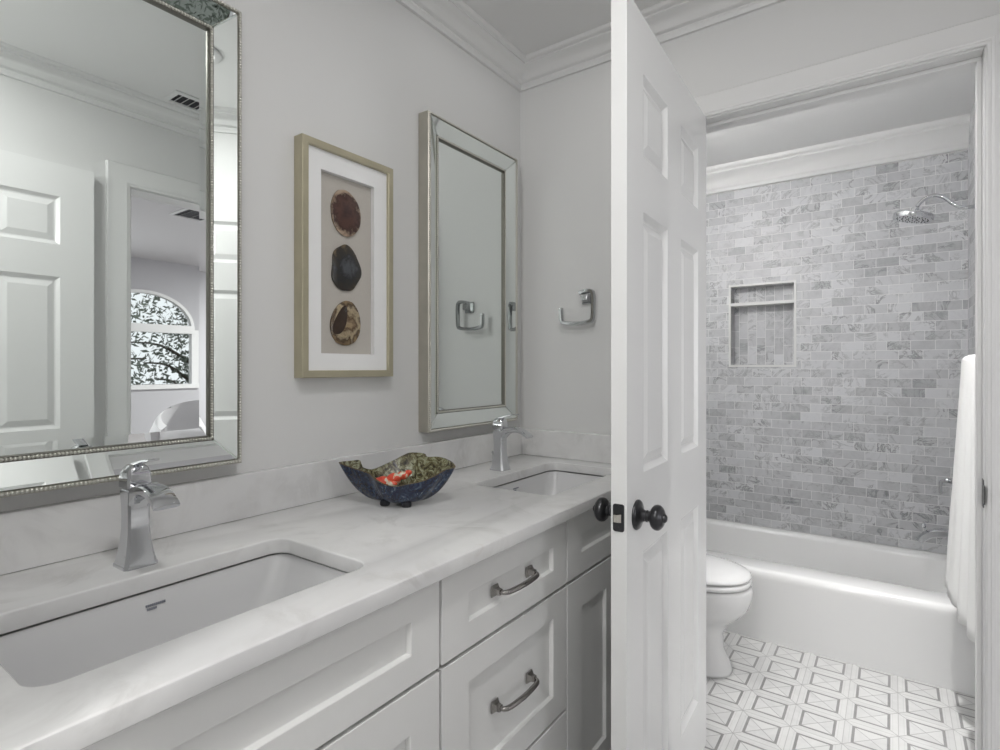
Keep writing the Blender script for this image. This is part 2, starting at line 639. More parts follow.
# tiled far wall with its niche
NX0, NX1, NZ0, NZ1, NS = 0.429, 0.763, 1.243, 1.705, 1.600
wf = struct('wall_far', holed('y', -0.12, XT, 0, CEIL, [(NX0, NX1, NZ0, NZ1)], YF, YF + 0.12), M['tile'],
            'grey marble subway tile wall above the tub')
D = 0.088
bm = bmesh.new()
box(bm, NX0 - 0.002, NX1 + 0.002, YF + D, YF + D + 0.02, NZ0, NZ1)
box(bm, NX0 - 0.008, NX0 + 0.001, YF + 0.004, YF + D, NZ0, NZ1)
box(bm, NX1 - 0.001, NX1 + 0.008, YF + 0.004, YF + D, NZ0, NZ1)
box(bm, NX0, NX1, YF + 0.004, YF + D, NZ1 - 0.001, NZ1 + 0.006)
box(bm, NX0, NX1, YF + 0.004, YF + D, NZ0 - 0.006, NZ0 + 0.001)
struct('niche', bm, M['tile_niche'], 'recessed niche lined with upright marble tiles', wf)
e = 0.012
struct('niche_trim', boxes((NX0 - e, NX0, YF - 0.004, YF + 0.01, NZ0 - e, NZ1 + e), (NX1, NX1 + e, YF - 0.004, YF + 0.01, NZ0 - e, NZ1 + e),
                           (NX0, NX1, YF - 0.004, YF + 0.01, NZ1, NZ1 + e), (NX0, NX1, YF - 0.004, YF + 0.01, NZ0 - e, NZ0)), M['marble_trim'], None, wf)
bev(struct('niche_shelf', boxes((NX0, NX1, YF - 0.004, YF + D, NS - 0.009, NS + 0.009)), M['marble_trim'], None, wf), 0.002)


def crown_loop(name, x0, x1, y0, y1, prof, label):
    """closed mitred crown round a rectangular room; prof = [(projection, z)]"""
    bm = bmesh.new()
    loops = []
    for p, z in prof:
        loops.append([(x0 + p, y0 + p, z), (x1 - p, y0 + p, z), (x1 - p, y1 - p, z), (x0 + p, y1 - p, z)])
    loft(bm, loops, False, False)
    return struct(name, bm, M['trim'], label, angle=50)


CROWN = [(0, 2.326), (0.011, 2.326), (0.013, 2.338), (0.017, 2.341), (0.017, 2.347), (0.024, 2.350), (0.027, 2.357), (0.034, 2.368),
         (0.045, 2.379), (0.056, 2.386), (0.064, 2.391), (0.064, 2.397), (0.071, 2.399), (0.076, 2.406), (0.077, CEIL)]
crown_loop('trim_1', 0, XR, -1.765, 0, CROWN, 'white crown moulding of the vanity room')
CROWN2 = [(0, 2.276), (0.026, 2.276), (0.028, 2.280), (0.028, 2.296), (0.024, 2.301), (0.024, 2.312), (0.028, 2.316), (0.032, 2.328), (0.042, 2.346),
          (0.058, 2.362), (0.072, 2.372), (0.080, 2.377), (0.080, 2.388), (0.090, 2.392), (0.096, 2.402), (0.098, CEIL)]
bm = bmesh.new()
loft(bm, [[(x, YF - p, z) for p, z in CROWN2] + [(x, YF, CEIL)] for x in (0.0, XT)], True, True)
struct('trim_2', bm, M['trim'], 'white crown moulding above the tub tile', angle=50)


def casing(name, a0, a1, top, prof, fn, label):
    """mitred door casing; prof=[(outward, thickness)], fn(a, z, t)"""
    bm = bmesh.new()
    cols = []
    for corner, da, dz in (((a0, 0), -1, 0), ((a0, top), -1, 1), ((a1, top), 1, 1), ((a1, 0), 1, 0)):
        cols.append([bm.verts.new(fn(corner[0] + da * w_, corner[1] + dz * w_, t)) for w_, t in prof])
    for c0, c1 in zip(cols, cols[1:]):
        for k in range(len(prof) - 1):
            bm.faces.new((c0[k], c0[k + 1], c1[k + 1], c1[k]))
    bm.faces.new(cols[0])
    bm.faces.new(cols[-1][::-1])
    return struct(name, bm, M['trim'], label, angle=35)


CPROF = [(0.004, 0), (0.004, 0.009), (0.006, 0.011), (0.011, 0.011), (0.013, 0.0135), (0.018, 0.0145), (0.020, 0.0135), (0.060, 0.0165), (0.068, 0.017), (0.071, 0.014), (0.071, 0)]
casing('trim_3', OX0, OX1, OZ, CPROF, lambda a, z, t: (a, -t, z), 'white door casing round the tub room doorway')
casing('trim_4', OX0, OX1, OZ, CPROF, lambda a, z, t: (a, 0.12 + t, z), 'door casing on the tub side')
CPROF2 = [(w_ * 1.36, t) for w_, t in CPROF]
casing('trim_5', DY0, DY1, OB, CPROF2, lambda a, z, t: (XR - t, a, z), 'white casing of the bedroom doorway, seen in the mirror')
# jamb with stops
j = 0.018
bm = boxes((OX0 - j, OX0, 0, 0.12, 0, OZ + j), (OX1, OX1 + j, 0, 0.12, 0, OZ + j), (OX0, OX1, 0, 0.12, OZ, OZ + j))
s_ = 0.011
for b in ((OX0, OX0 + s_, 0.040, 0.078, 0, OZ - s_), (OX1 - s_, OX1, 0.040, 0.078, 0, OZ - s_), (OX0, OX1, 0.040, 0.078, OZ - s_, OZ)):
    box(bm, *b)
jamb = bev(struct('trim_6', bm, M['trim'], 'white door jamb with stop'), 0.0025)
bm = boxes((OX1 - 0.0015, OX1 + 0.001, 0.006, 0.036, 0.872, 0.942))
box(bm, OX1 - 0.0017, OX1, -0.0155, 0.010, 0.884, 0.930)
sp = struct('strike_plate', bm, M['bronze'], 'dark strike plate', jamb)
struct('trim_7', boxes((XR, XR + 0.115, DY0 - j, DY0, 0, OB + j), (XR, XR + 0.115, DY1, DY1 + j, 0, OB + j), (XR, XR + 0.115, DY0, DY1, OB, OB + j)), M['trim'],
       'jamb of the bedroom doorway')


# baseboards
def skirting(name, bs):
    return bev(struct(name, boxes(*bs), M['trim'], 'white baseboard'), 0.004)


skirting('baseboard_right', [(XR - 0.014, XR, -1.765, DY0 - 0.09, 0, 0.11)])
skirting('baseboard_back', [(0.56, OX0 - 0.075, -0.014, 0, 0, 0.11), (OX1 + 0.075, XR, -0.014, 0, 0, 0.11)])
skirting('baseboard_left', [(0, 0.014, 0.12, 0.86, 0, 0.11)])

# ------------------------------------------------------------------ six-panel doors
DRINGS = [(0.003, 0.0030), (0.012, 0.0110), (0.017, 0.0120), (0.037, 0.0045), (0.040, 0.0035)]


def six_panel(W, H):
    a = W / 0.725
    cols = [(0.108 * a, 0.298 * a), (0.427 * a, 0.617 * a)]
    rows = [(0.188, 0.793), (0.975, 1.573), (1.700, 1.890)]
    return [(c[0], c[1], r[0], r[1]) for c in cols for r in rows]


LEAN = 0.0397
dlen = math.hypot(1, LEAN)
ux, uy = LEAN / dlen, -1 / dlen      # along the leaf away from the hinge
nx, ny = 1 / dlen, LEAN / dlen       # out of the face we see
DT = 0.036
ox, oy = 0.721 - nx * DT, 0.0 - ny * DT - 0.0015


def leaf_fn(a, b, n):
    return (ox + ux * a + nx * n, oy + uy * a + ny * n, 0.012 + b)


bm = bmesh.new()
panel_slab(bm, 0.7255, 2.022, DT, six_panel(0.7255, 2.022), DRINGS, leaf_fn, True)
door = struct('door_1', bm, M['door'], 'open white six-panel door with black knobs in the doorway to the tub')
bev(door, 0.0012, 2)
door['category'] = 'door'

KNOB = [(0.0, 0.0), (0.033, 0.0), (0.0335, 0.003), (0.031, 0.0065), (0.026, 0.0085), (0.020, 0.0095), (0.0165, 0.012), (0.0135, 0.0155), (0.0118, 0.021),
        (0.0132, 0.0225), (0.0132, 0.0250), (0.0110, 0.0265), (0.0110, 0.0290), (0.0128, 0.0300), (0.0128, 0.0318), (0.0145, 0.0330), (0.0215, 0.0350), (0.0262, 0.0395), (0.0280, 0.0455), (0.0270, 0.0510),
        (0.0228, 0.0560), (0.0205, 0.0562), (0.0192, 0.0585), (0.0145, 0.0606), (0.0092, 0.0606), (0.0090, 0.0640), (0.0060, 0.0668), (0.0, 0.0672)]


def knob_bm(prof, k, a, sgn):
    bm = bmesh.new()
    base = DT if sgn > 0 else 0
    for seg in range(1):
        loops = []
        for r, h in prof:
            L = []
            for q in range(28):
                t = 2 * PI * q / 28
                c, s = max(r, 0.0004) * math.cos(t), max(r, 0.0004) * math.sin(t)
                x, y, z = leaf_fn(a + c, k + s, base + sgn * h)
                L.append((x, y, z))
            loops.append(L)
        loft(bm, loops, True, True)
    return bm


KA, KZ = 0.663, 0.888
for sgn in (1, -1):
    kb = link('door_knob', knob_bm(KNOB[8:], KZ, KA, sgn), M['bronze'], door, angle=60)
    link('rose', knob_bm(KNOB[:9] + [(0.0, 0.021)], KZ, KA, sgn), M['bronze'], kb, angle=50)
bm = bmesh.new()
L0 = []
for (x, y, z) in rrect(0.0055, 0.0305, -0.0295, 0.0295, 0.005, 0, 4):
    L0.append((x, y))
loft(bm, [[leaf_fn(0.7255, KZ + 0.0045 + y, x) for x, y in L0], [leaf_fn(0.7277, KZ + 0.0045 + y, x) for x, y in L0]])
lp = link('latch_plate', bm, M['bronze'], door)
bm = bmesh.new()
c0 = [(0.009, -0.010), (0.025, -0.010), (0.025, 0.008), (0.009, 0.008)]
loft(bm, [[leaf_fn(0.727, KZ + 0.0045 + y, x) for x, y in c0], [leaf_fn(0.7335, KZ + 0.0045 + y, x) for x, y in [(0.009, -0.009), (0.017, -0.009), (0.017, 0.007), (0.009, 0.007)]]])
link('latch_bolt', bm, M['steel'], lp)
for dz in (-0.0235, 0.0235):
    bm = bmesh.new()
    loft(bm, [[leaf_fn(d_, KZ + 0.0045 + dz + 0.0035 * math.sin(t * PI / 6), 0.018 + 0.0035 * math.cos(t * PI / 6)) for t in range(12)] for d_ in (0.7275, 0.7282)])
    link('screw', bm, M['bronze'], lp)

# second leaf, folded flat against the right wall (seen in the mirror)
bm = bmesh.new()
panel_slab(bm, 0.76, 2.02, DT, six_panel(0.76, 2.02), DRINGS, lambda a, b, n: (1.547 - n, -1.721 + a, 0.012 + b), True)
d2 = struct('door_2', bm, M['door'], 'white six-panel door folded open against the right wall, seen in the big mirror')
d2['category'] = 'door'
bm = bmesh.new()
lathe(bm, [(max(r, 0.0004), h) for r, h in KNOB], (1.547 - DT, -1.721 + 0.695, 0.90), '-x', 24)
link('door_knob', bm, M['bronze'], d2, angle=60)


# ================================================================== VANITY
XFB, XFF = 0.530, 0.550      # back and face of the fronts
SH = [(0.001, 0.0003), (0.0032, 0.010)]


def front(name, y0, y1, z0, z1, py0, py1, pz0, pz1, parent, m=None):
    bm = bmesh.new()
    panel_slab(bm, y1 - y0, z1 - z0, XFF - XFB, [(py0 - y0, py1 - y0, pz0 - z0, pz1 - z0)], SH, lambda a, b, n: (XFB + n, y0 + a, z0 + b))
    return bev(link(name, bm, m or M['cabinet'], parent), 0.0013, 2)


def carcass(y0, y1, parent, rails):
    bm = bmesh.new()
    t = 0.018
    box(bm, 0.004, XFB - 0.001, y0, y0 + t, 0.10, 0.855)
    box(bm, 0.004, XFB - 0.001, y1 - t, y1, 0.10, 0.855)
    box(bm, 0.004, XFB - 0.001, y0 + t, y1 - t, 0.10, 0.118)
    box(bm, 0.004, 0.012, y0 + t, y1 - t, 0.118, 0.855)
    for z0, z1 in rails:
        box(bm, XFB - 0.02, XFB - 0.001, y0 + t, y1 - t, z0, z1)
    o = bev(link('body', bm, M['carcass'], parent), 0.001, 1)
    link('toe_kick', boxes((0.02, 0.46, y0, y1, 0, 0.10)), M['carcass'], parent)
    return o


def pull(y, z, parent):
    """arched bar pull, centred at y,z on the drawer panel"""
    h = link('handle', bmesh.new(), M['nickel'], parent)
    bm = bmesh.new()
    xb = XFF - 0.0075
    hw = 0.066
    for s in (-1, 1):
        loft(bm, [[(xb + dx, y + s * hw + a * k, z + b * k) for a, b in ((-1, -1), (1, -1), (1, 1), (-1, 1))] for dx, k in
                  ((0, 0.0115), (0.003, 0.0115), (0.005, 0.0095), (0.010, 0.0062), (0.018, 0.0055))])
    path = smooth_path([(xb + 0.014, y - hw, z), (xb + 0.024, y - hw + 0.003, z), (xb + 0.030, y - hw + 0.014, z), (xb + 0.033, y - 0.025, z), (xb + 0.034, y, z),
                        (xb + 0.033, y + 0.025, z), (xb + 0.030, y + hw - 0.014, z), (xb + 0.024, y + hw - 0.003, z), (xb + 0.014, y + hw, z)], 5)
    n = len(path)
    rad = [0.0045 + 0.0014 * math.sin(PI * i / (n - 1)) for i in range(n)]
    tube(bm, path, rad, 10)
    bm.to_mesh(h.data)
    bm.free()
    h.data.polygons.foreach_set('use_smooth', [True] * len(h.data.polygons))
    h.data.set_sharp_from_angle(angle=math.radians(45))
    return h


G = 0.0032
Y0, Y1, Y2, Y3 = -1.742, -1.0955, -0.624, -0.012
# near sink cabinet
c1 = thing('sink_cabinet', 'pale grey sink cabinet at the near left under the large basin', 'cabinet', (0, 0, 0))
carcass(Y0, Y1, c1, [(0.80, 0.855), (0.675, 0.70)])
front('false_front', Y0 + G, Y1 - G, 0.690, 0.846, Y0 + 0.073, Y1 - 0.073, 0.740, 0.798, c1)
ym = (Y0 + Y1) / 2
for a, b in ((Y0 + G, ym - G / 2), (ym + G / 2, Y1 - G)):
    d = front('door', a, b, 0.105, 0.682, a + 0.072, b - 0.072, 0.178, 0.608, c1)
    ky = b - 0.035 if b < Y1 - 0.1 else a + 0.035
    bm = bmesh.new()
    lathe(bm, [(0.008, 0), (0.006, 0.004), (0.0055, 0.012), (0.013, 0.018), (0.0145, 0.023), (0.010, 0.027), (0.0004, 0.028)], (XFF, ky, 0.40), 'x', 16)
    link('knob', bm, M['nickel'], d, angle=50)
# drawer cabinet
c2 = thing('drawer_cabinet', 'pale grey three-drawer cabinet with arched metal pulls between the two sink cabinets', 'cabinet', (0, 0, 0))
carcass(Y1, Y2, c2, [(0.80, 0.855), (0.675, 0.70), (0.365, 0.39)])
for z0, z1, p0, p1 in ((0.690, 0.846, 0.740, 0.797), (0.381, 0.682, 0.437, 0.626), (0.105, 0.373, 0.165, 0.314)):
    d = front('drawer', Y1 + G, Y2 - G, z0, z1, Y1 + 0.080, Y2 - 0.067, p0, p1, c2)
    pull((Y1 + Y2) / 2 + 0.003, (p0 + p1) / 2, d)
# far sink cabinet
c3 = thing('sink_cabinet', 'pale grey sink cabinet at the far end, half hidden by the open door', 'cabinet', (0, 0, 0))
carcass(Y2, Y3, c3, [(0.80, 0.855), (0.675, 0.70)])
front('false_front', Y2 + G, Y3 - G, 0.690, 0.846, Y2 + 0.078, Y3 - 0.075, 0.745, 0.795, c3)
ym = (Y2 + Y3) / 2
for a, b in ((Y2 + G, ym - G / 2), (ym + G / 2, Y3 - G)):
    d = front('door', a, b, 0.105, 0.682, a + 0.078, b - 0.072, 0.178, 0.604, c3)
    ky = b - 0.035 if b < Y3 - 0.1 else a + 0.035
    bm = bmesh.new()
    lathe(bm, [(0.008, 0), (0.006, 0.004), (0.0055, 0.012), (0.013, 0.018), (0.0145, 0.023), (0.010, 0.027), (0.0004, 0.028)], (XFF, ky, 0.40), 'x', 16)
    link('knob', bm, M['nickel'], d, angle=50)

# countertop with two cut-outs
ZC, ZS = 0.886, 0.856
SINKS = [(-1.655, -1.190), (-0.568, -0.103)]
SX0, SX1 = 0.205, 0.472


def plate_with_holes(outer, holes, z0, z1, bevel):
    cu = bpy.data.curves.new('tmp', 'CURVE')
    cu.dimensions = '2D'
    cu.fill_mode = 'BOTH'
    for loop in [outer] + holes:
        sp_ = cu.splines.new('POLY')
        sp_.points.add(len(loop) - 1)
        for p, q in zip(sp_.points, loop):
            p.co = (q[0], q[1], 0, 1)
        sp_.use_cyclic_u = True
    cu.extrude = (z1 - z0) / 2 - bevel
    cu.bevel_depth = bevel
    cu.bevel_resolution = 2
    cu.offset = -bevel
    ob = bpy.data.objects.new('tmp', cu)
    COL.objects.link(ob)
    dg = bpy.context.evaluated_depsgraph_get()
    me = bpy.data.meshes.new_from_object(ob.evaluated_get(dg))
    bpy.data.objects.remove(ob)
    bpy.data.curves.remove(cu)
    bm = bmesh.new()
    bm.from_mesh(me)
    bpy.data.meshes.remove(me)
    bmesh.ops.translate(bm, verts=bm.verts[:], vec=(0, 0, (z0 + z1) / 2))
    bmesh.ops.remove_doubles(bm, verts=bm.verts[:], dist=1e-5)
    return bm


outer = [(0.001, -1.752), (0.572, -1.752), (0.572, -0.001), (0.001, -0.001)]
holes = [[(x, y) for x, y, z in rrect(SX0, SX1, a, b, 0.032, 0, 8)][::-1] for a, b in SINKS]
ct = link('countertop', plate_with_holes(outer, holes, ZS, ZC, 0.004), M['quartz'])
ct.data.polygons.foreach_set('use_smooth', [True] * len(ct.data.polygons))
ct.data.set_sharp_from_angle(angle=math.radians(30))
tag(ct, 'continuous white quartz countertop with faint veins over the vanity cabinets', 'countertop')
bs = bev(link('backsplash', boxes((0.001, 0.021, -1.752, -0.0015, ZC + 0.0003, 0.987)), M['quartz']), 0.002)
tag(bs, 'long white quartz backsplash under the mirrors along the vanity wall', 'backsplash')
bs = bev(link('backsplash', boxes((0.0212, 0.570, -0.021, -0.0015, ZC + 0.0003, 0.987)), M['quartz']), 0.002)
tag(bs, 'short white quartz side splash below the towel ring', 'backsplash')


# undermount basins
def make_basin():
    r = thing('sink_basin', 'white undermount basin set in the counter under the large mirror', 'sink', (0, 0, 0), 0, 'undermount basins')
    bm = bmesh.new()
    x0, x1, y0, y1 = SX0 - 0.006, SX1 + 0.006, -0.239, 0.239
    L = [rrect(x0 - 0.018, x1 + 0.018, y0 - 0.018, y1 + 0.018, 0.04, ZS - 0.001, 8),
         rrect(x0, x1, y0, y1, 0.036, ZS - 0.001, 8),
         rrect(x0 + 0.002, x1 - 0.002, y0 + 0.002, y1 - 0.002, 0.036, ZS - 0.006, 8),
         rrect(x0 + 0.006, x1 - 0.006, y0 + 0.022, y1 - 0.022, 0.04, ZS - 0.06, 8),
         rrect(x0 + 0.012, x1 - 0.012, y0 + 0.044, y1 - 0.044, 0.045, ZS - 0.105, 8),
         rrect(x0 + 0.020, x1 - 0.020, y0 + 0.060, y1 - 0.060, 0.05, ZS - 0.124, 8),
         rrect(x0 + 0.040, x1 - 0.040, y0 + 0.085, y1 - 0.085, 0.05, ZS - 0.134, 8),
         rrect(x0 + 0.108, x1 - 0.108, y0 + 0.19, y1 - 0.19, 0.028, ZS - 0.138, 8)]
    loft(bm, L, False, True)
    o = link('basin', bm, M['basin'], r, angle=50)
    so = o.modifiers.new('thickness', 'SOLIDIFY')
    so.thickness = 0.007
    so.offset = -1
    bm = bmesh.new()
    lathe(bm, [(0.022, 0.0), (0.022, 0.003), (0.017, 0.004), (0.016, 0.002), (0.0004, 0.0035)], ((SX0 + SX1) / 2, 0, ZS - 0.138), 'z', 20)
    link('drain', bm, M['chrome'], r, angle=40)
    # small printed maker's mark on the back wall of the bowl: two short strokes
    bm = bmesh.new()
    for (a, b, z0, z1) in ((-0.014, 0.016, 0.0, 0.0035), (-0.012, 0.002, -0.006, -0.0025)):
        yy = a
        while yy < b:
            box(bm, SX0 - 0.003, SX0 - 0.0008, yy, yy + 0.0022, ZS - 0.024 + z0, ZS - 0.024 + z1)
            yy += 0.0031
    link('printed_mark', bm, M['etch'], r)
    return r


b1 = make_basin()
yb1, yb2 = sum(SINKS[0]) / 2, sum(SINKS[1]) / 2
b1.location = (0, yb1, -0.003)
b2 = dup(b1, (0, yb2, -0.003), 0, 'white undermount basin at the far end of the counter next to the open door')


# faucets
def make_faucet():
    r = thing('basin_faucet', 'chrome single-lever faucet behind the near basin below the large mirror', 'faucet', (0, 0, 0), 0, 'vanity faucets')
    # flared square column: half widths in x, y
    prof = [(0.0, 0.0275, 0.0265), (0.004, 0.0275, 0.0265), (0.007, 0.026, 0.025), (0.022, 0.0225, 0.0218), (0.042, 0.0192, 0.0188), (0.065, 0.0172, 0.0170),
            (0.085, 0.0168, 0.0168), (0.105, 0.0175, 0.0172), (0.122, 0.0188, 0.0180), (0.131, 0.0192, 0.0184)]

    def sq(hx, hy, z, c=0.10, x=0.0):
        k = 1 - 2 * c
        return [(x + hx * a, hy * b, z) for a, b in ((1, -k), (1, k), (k, 1), (-k, 1), (-1, k), (-1, -k), (-k, -1), (k, -1))]

    bm = bmesh.new()
    loft(bm, [sq(hx, hy, z) for z, hx, hy in prof])
    link('body', bm, M['chrome'], r, angle=35)
    # spout: broad flat arc leaving the column top and turning down
    bm = bmesh.new()
    ctr = smooth_path([(-0.004, 0, 0.098), (0.008, 0, 0.114), (0.024, 0, 0.128), (0.046, 0, 0.1365), (0.070, 0, 0.1370), (0.091, 0, 0.1325), (0.107, 0, 0.124), (0.117, 0, 0.116)], 5)
    n = len(ctr)
    rect = []
    for i in range(n):
        t = i / (n - 1)
        rect.append((0.0135 * (1 - t) ** 1.4 + 0.0042, 0.0165 + 0.0035 * t ** 1.5))
    tube(bm, ctr, 1, 8, True, rect)
    link('spout', bm, M['chrome'], r, angle=40)
    # handle: faceted hub and thin raised lever
    bm = bmesh.new()
    loft(bm, [sq(0.0165, 0.016, 0.131), sq(0.0165, 0.016, 0.134), sq(0.0205, 0.0192, 0.136), sq(0.0208, 0.0195, 0.146), sq(0.0196, 0.0182, 0.158), sq(0.0168, 0.0156, 0.168, 0.14), sq(0.0120, 0.0115, 0.1735, 0.18)])
    h = link('handle', bm, M['chrome'], r, angle=35)
    bm = bmesh.new()
    tube(bm, smooth_path([(-0.004, 0, 0.172), (0.018, 0, 0.178), (0.042, 0, 0.184), (0.070, 0, 0.188)], 4), 1, 8, True, [(0.0035 - 0.0017 * min(1, i / 8), 0.0080 + 0.001 * i / 12) for i in range(13)])
    link('lever', bm, M['chrome'], h, angle=40)
    bm = bmesh.new()
    tube(bm, [(-0.030, 0, 0.0), (-0.030, 0, 0.052)], 0.0022, 8)
    ball(bm, (-0.030, 0, 0.055), 0.0048, seg=10, rings=6)
    link('lift_rod', bm, M['chrome'], r, smooth=True)
    return r


f1 = make_faucet()
f1.location = (0.142, -1.428, ZC)
f2 = dup(f1, (0.142, -0.338, ZC), 0, 'chrome single-lever faucet at the far basin in the corner')


# ------------------------------------------------------------------ mirrors
_b = bmesh.new()
bmesh.ops.create_icosphere(_b, subdivisions=2, radius=1.0)
ICO_V = [v.co.copy() for v in _b.verts]
_b.verts.index_update()
ICO_F = [tuple(v.index for v in f.verts) for f in _b.faces]
_b.free()

def make_mirror(name, label, y0, y1, z0, z1, proud=0.045, rec=0.022, bw=0.064):
    r = thing(name, label, 'mirror', (0, (y0 + y1) / 2, z0), 0, 'vanity mirrors')
    h, zt = (y1 - y0) / 2, z1 - z0

    def ring(d, x):
        return [(x, -h + d, d), (x, h - d, d), (x, h - d, zt - d), (x, -h + d, zt - d)]

    # backing box
    bm = bmesh.new()
    loft(bm, [ring(0.0, 0.001), ring(0.0, proud - 0.004), ring(0.0035, proud), ring(0.008, proud), ring(0.0095, proud - 0.004)], True, False)
    link('frame', bm, M['champagne'], r)
    # four mirrored border strips sloping in to the recessed glass, each with its own ground edge
    a, b = 0.0105, 0.0105 + bw - 0.020
    A, B = ring(a, proud - 0.002), ring(b, rec + 0.005)
    for i in range(4):
        k = (i + 1) % 4
        bm = bmesh.new()
        q = [Vector(A[i]), Vector(A[k]), Vector(B[k]), Vector(B[i])]
        # mitre gap and ground edges
        c = (q[0] + q[1] + q[2] + q[3]) / 4
        ins = [p + (c - p).normalized() * 0.0035 for p in q]
        lo = [p - Vector((0.0016, 0, 0)) for p in q]
        vq = [bm.verts.new(p) for p in lo]
        vi = [bm.verts.new(p) for p in ins]
        bm.faces.new(vi)
        for t in range(4):
            bm.faces.new((vq[t], vq[(t + 1) % 4], vi[(t + 1) % 4], vi[t]))
        bm.faces.new(vq[::-1])
        link('border_mirror', bm, M['mirror'], r)
    # inner bead bed
    bm = bmesh.new()
    loft(bm, [ring(b - 0.002, rec - 0.004), ring(b, rec + 0.006), ring(b + 0.009, rec + 0.006), ring(b + 0.0105, rec - 0.001)], False, False)
    link('inner_rail', bm, M['rail'], r)
    # rope beading, outer and inner
    bv, bf = [], []

    def beads(d, x, rad, step):
        c = ring(d, x)
        for i in range(4):
            p, q = Vector(c[i]), Vector(c[(i + 1) % 4])
            m = int((q - p).length / step)
            for t in range(m):
                pt = p.lerp(q, (t + 0.5) / m)
                o_ = len(bv)
                bv.extend(tuple(pt + v_ * rad) for v_ in ICO_V)
                bf.extend(tuple(o_ + q_ for q_ in f_) for f_ in ICO_F)

    beads(0.0055, proud + 0.0003, 0.0036, 0.0062)
    beads(b + 0.0045, rec + 0.0065, 0.0033, 0.0058)
    me = bpy.data.meshes.new('beading')
    me.from_pydata(bv, [], bf)
    me.polygons.foreach_set('use_smooth', [True] * len(me.polygons))
    me.materials.append(M['bead'])
    be = bpy.data.objects.new('beading', me)
    COL.objects.link(be)
    be.parent = r
    # centre glass with a ground bevel
    c = b + 0.0105
    bm = bmesh.new()
    loft(bm, [ring(c - 0.002, rec - 0.006), ring(c, rec - 0.0009), ring(c + 0.017, rec)], True, True)
    link('mirror_glass', bm, M['mirror'], r)
    return r


make_mirror('wall_mirror', 'large mirror with beaded silver frame above the near basin', -1.735, -1.180, 1.0175, 2.011)
make_mirror('wall_mirror', 'beaded silver framed mirror between the framed agate slices and the corner', -0.581, -0.086, 1.0255, 2.024)

# ------------------------------------------------------------------ framed agate slices
PY, PZ = -0.871, 1.2015
fr = thing('framed_art', 'pale gold shadow-box frame of three agate slices hanging between the mirrors', 'picture', (0, PY, PZ))
hw, hh = 0.151, 0.600
bm = bmesh.new()


def pr(d, x, dz=None):
    return [(x, -hw + d, d), (x, hw - d, d), (x, hw - d, hh - d), (x, -hw + d, hh - d)]


loft(bm, [pr(0, 0.001), pr(0, 0.034), pr(0.0015, 0.0355), pr(0.017, 0.0355), pr(0.0185, 0.034), pr(0.0185, 0.024)], True, False)
link('frame', bm, M['goldleaf'], fr)
bm = bmesh.new()
my0, my1, mz0, mz1 = -0.090, 0.086, 1.264 - PZ, 1.7335 - PZ
inner = lambda x: [(x, my0, mz0), (x, my1, mz0), (x, my1, mz1), (x, my0, mz1)]
loft(bm, [pr(0.0175, 0.026), inner(0.026), inner(0.012)], False, False)
link('mat', bm, M['matboard'], fr)
link('backing', boxes((0.006, 0.0115, -0.13, 0.13, 0.02, hh - 0.02)), M['backing'], fr)


def slice_obj(cy, cz, a, b, fn_, m, seed):
    bm = bmesh.new()
    n = 48
    loops = []
    for x, k in ((0.0115, 0.97), (0.013, 1.0), (0.0165, 1.0), (0.0175, 0.96)):
        L = []
        for i in range(n):
            t = 2 * PI * i / n
            rr = 1 + fn_(t) + 0.02 * noise.noise(Vector((math.cos(t) * 3, math.sin(t) * 3, seed)))
            L.append((x, cy + a * k * rr * math.cos(t), cz + b * k * rr * math.sin(t)))
        loops.append(L)
    loft(bm, loops)
    return link('agate_slice', bm, m, fr, angle=50)


AY = -0.874 - PY
a1 = agate('agate_maroon', [(0.0, (0.03, 0.018, 0.018)), (0.22, (0.06, 0.034, 0.032)), (0.42, (0.10, 0.052, 0.042)), (0.56, (0.05, 0.025, 0.022)), (0.70, (0.38, 0.28, 0.20)), (0.85, (0.45, 0.38, 0.30))], AY, 1.641 - PZ, 3.0)
a2 = agate('agate_slate', [(0.0, (0.15, 0.155, 0.17)), (0.18, (0.05, 0.053, 0.06)), (0.32, (0.09, 0.094, 0.105)), (0.50, (0.032, 0.032, 0.034)), (0.70, (0.045, 0.038, 0.03)), (0.84, (0.14, 0.105, 0.065))], AY, 1.493 - PZ, 8.0)
a3 = agate('agate_tan', [(0.0, (0.20, 0.14, 0.08)), (0.22, (0.34, 0.25, 0.15)), (0.36, (0.10, 0.06, 0.035)), (0.5, (0.42, 0.34, 0.22)), (0.64, (0.07, 0.045, 0.03)), (0.80, (0.28, 0.20, 0.11))], AY, 1.345 - PZ, 14.0)
M['agate_dark'] = mat('agate_brown', (0.045, 0.028, 0.02), 0.2, noise_amt=0.4, noise_scale=40)
slice_obj(AY, 1.641 - PZ, 0.048, 0.063, lambda t: 0.03 * math.cos(2 * t + 0.8) + 0.02 * math.cos(3 * t), a1, 1)
slice_obj(AY, 1.493 - PZ, 0.048, 0.062, lambda t: 0.05 * math.cos(3 * t + 0.6) + 0.035 * math.cos(5 * t) + 0.02 * math.cos(7 * t + 1), a2, 2)
s3 = slice_obj(AY, 1.345 - PZ, 0.048, 0.062, lambda t: 0.05 * math.cos(2 * t - 0.9) + 0.03 * math.cos(3 * t + 2), a3, 3)
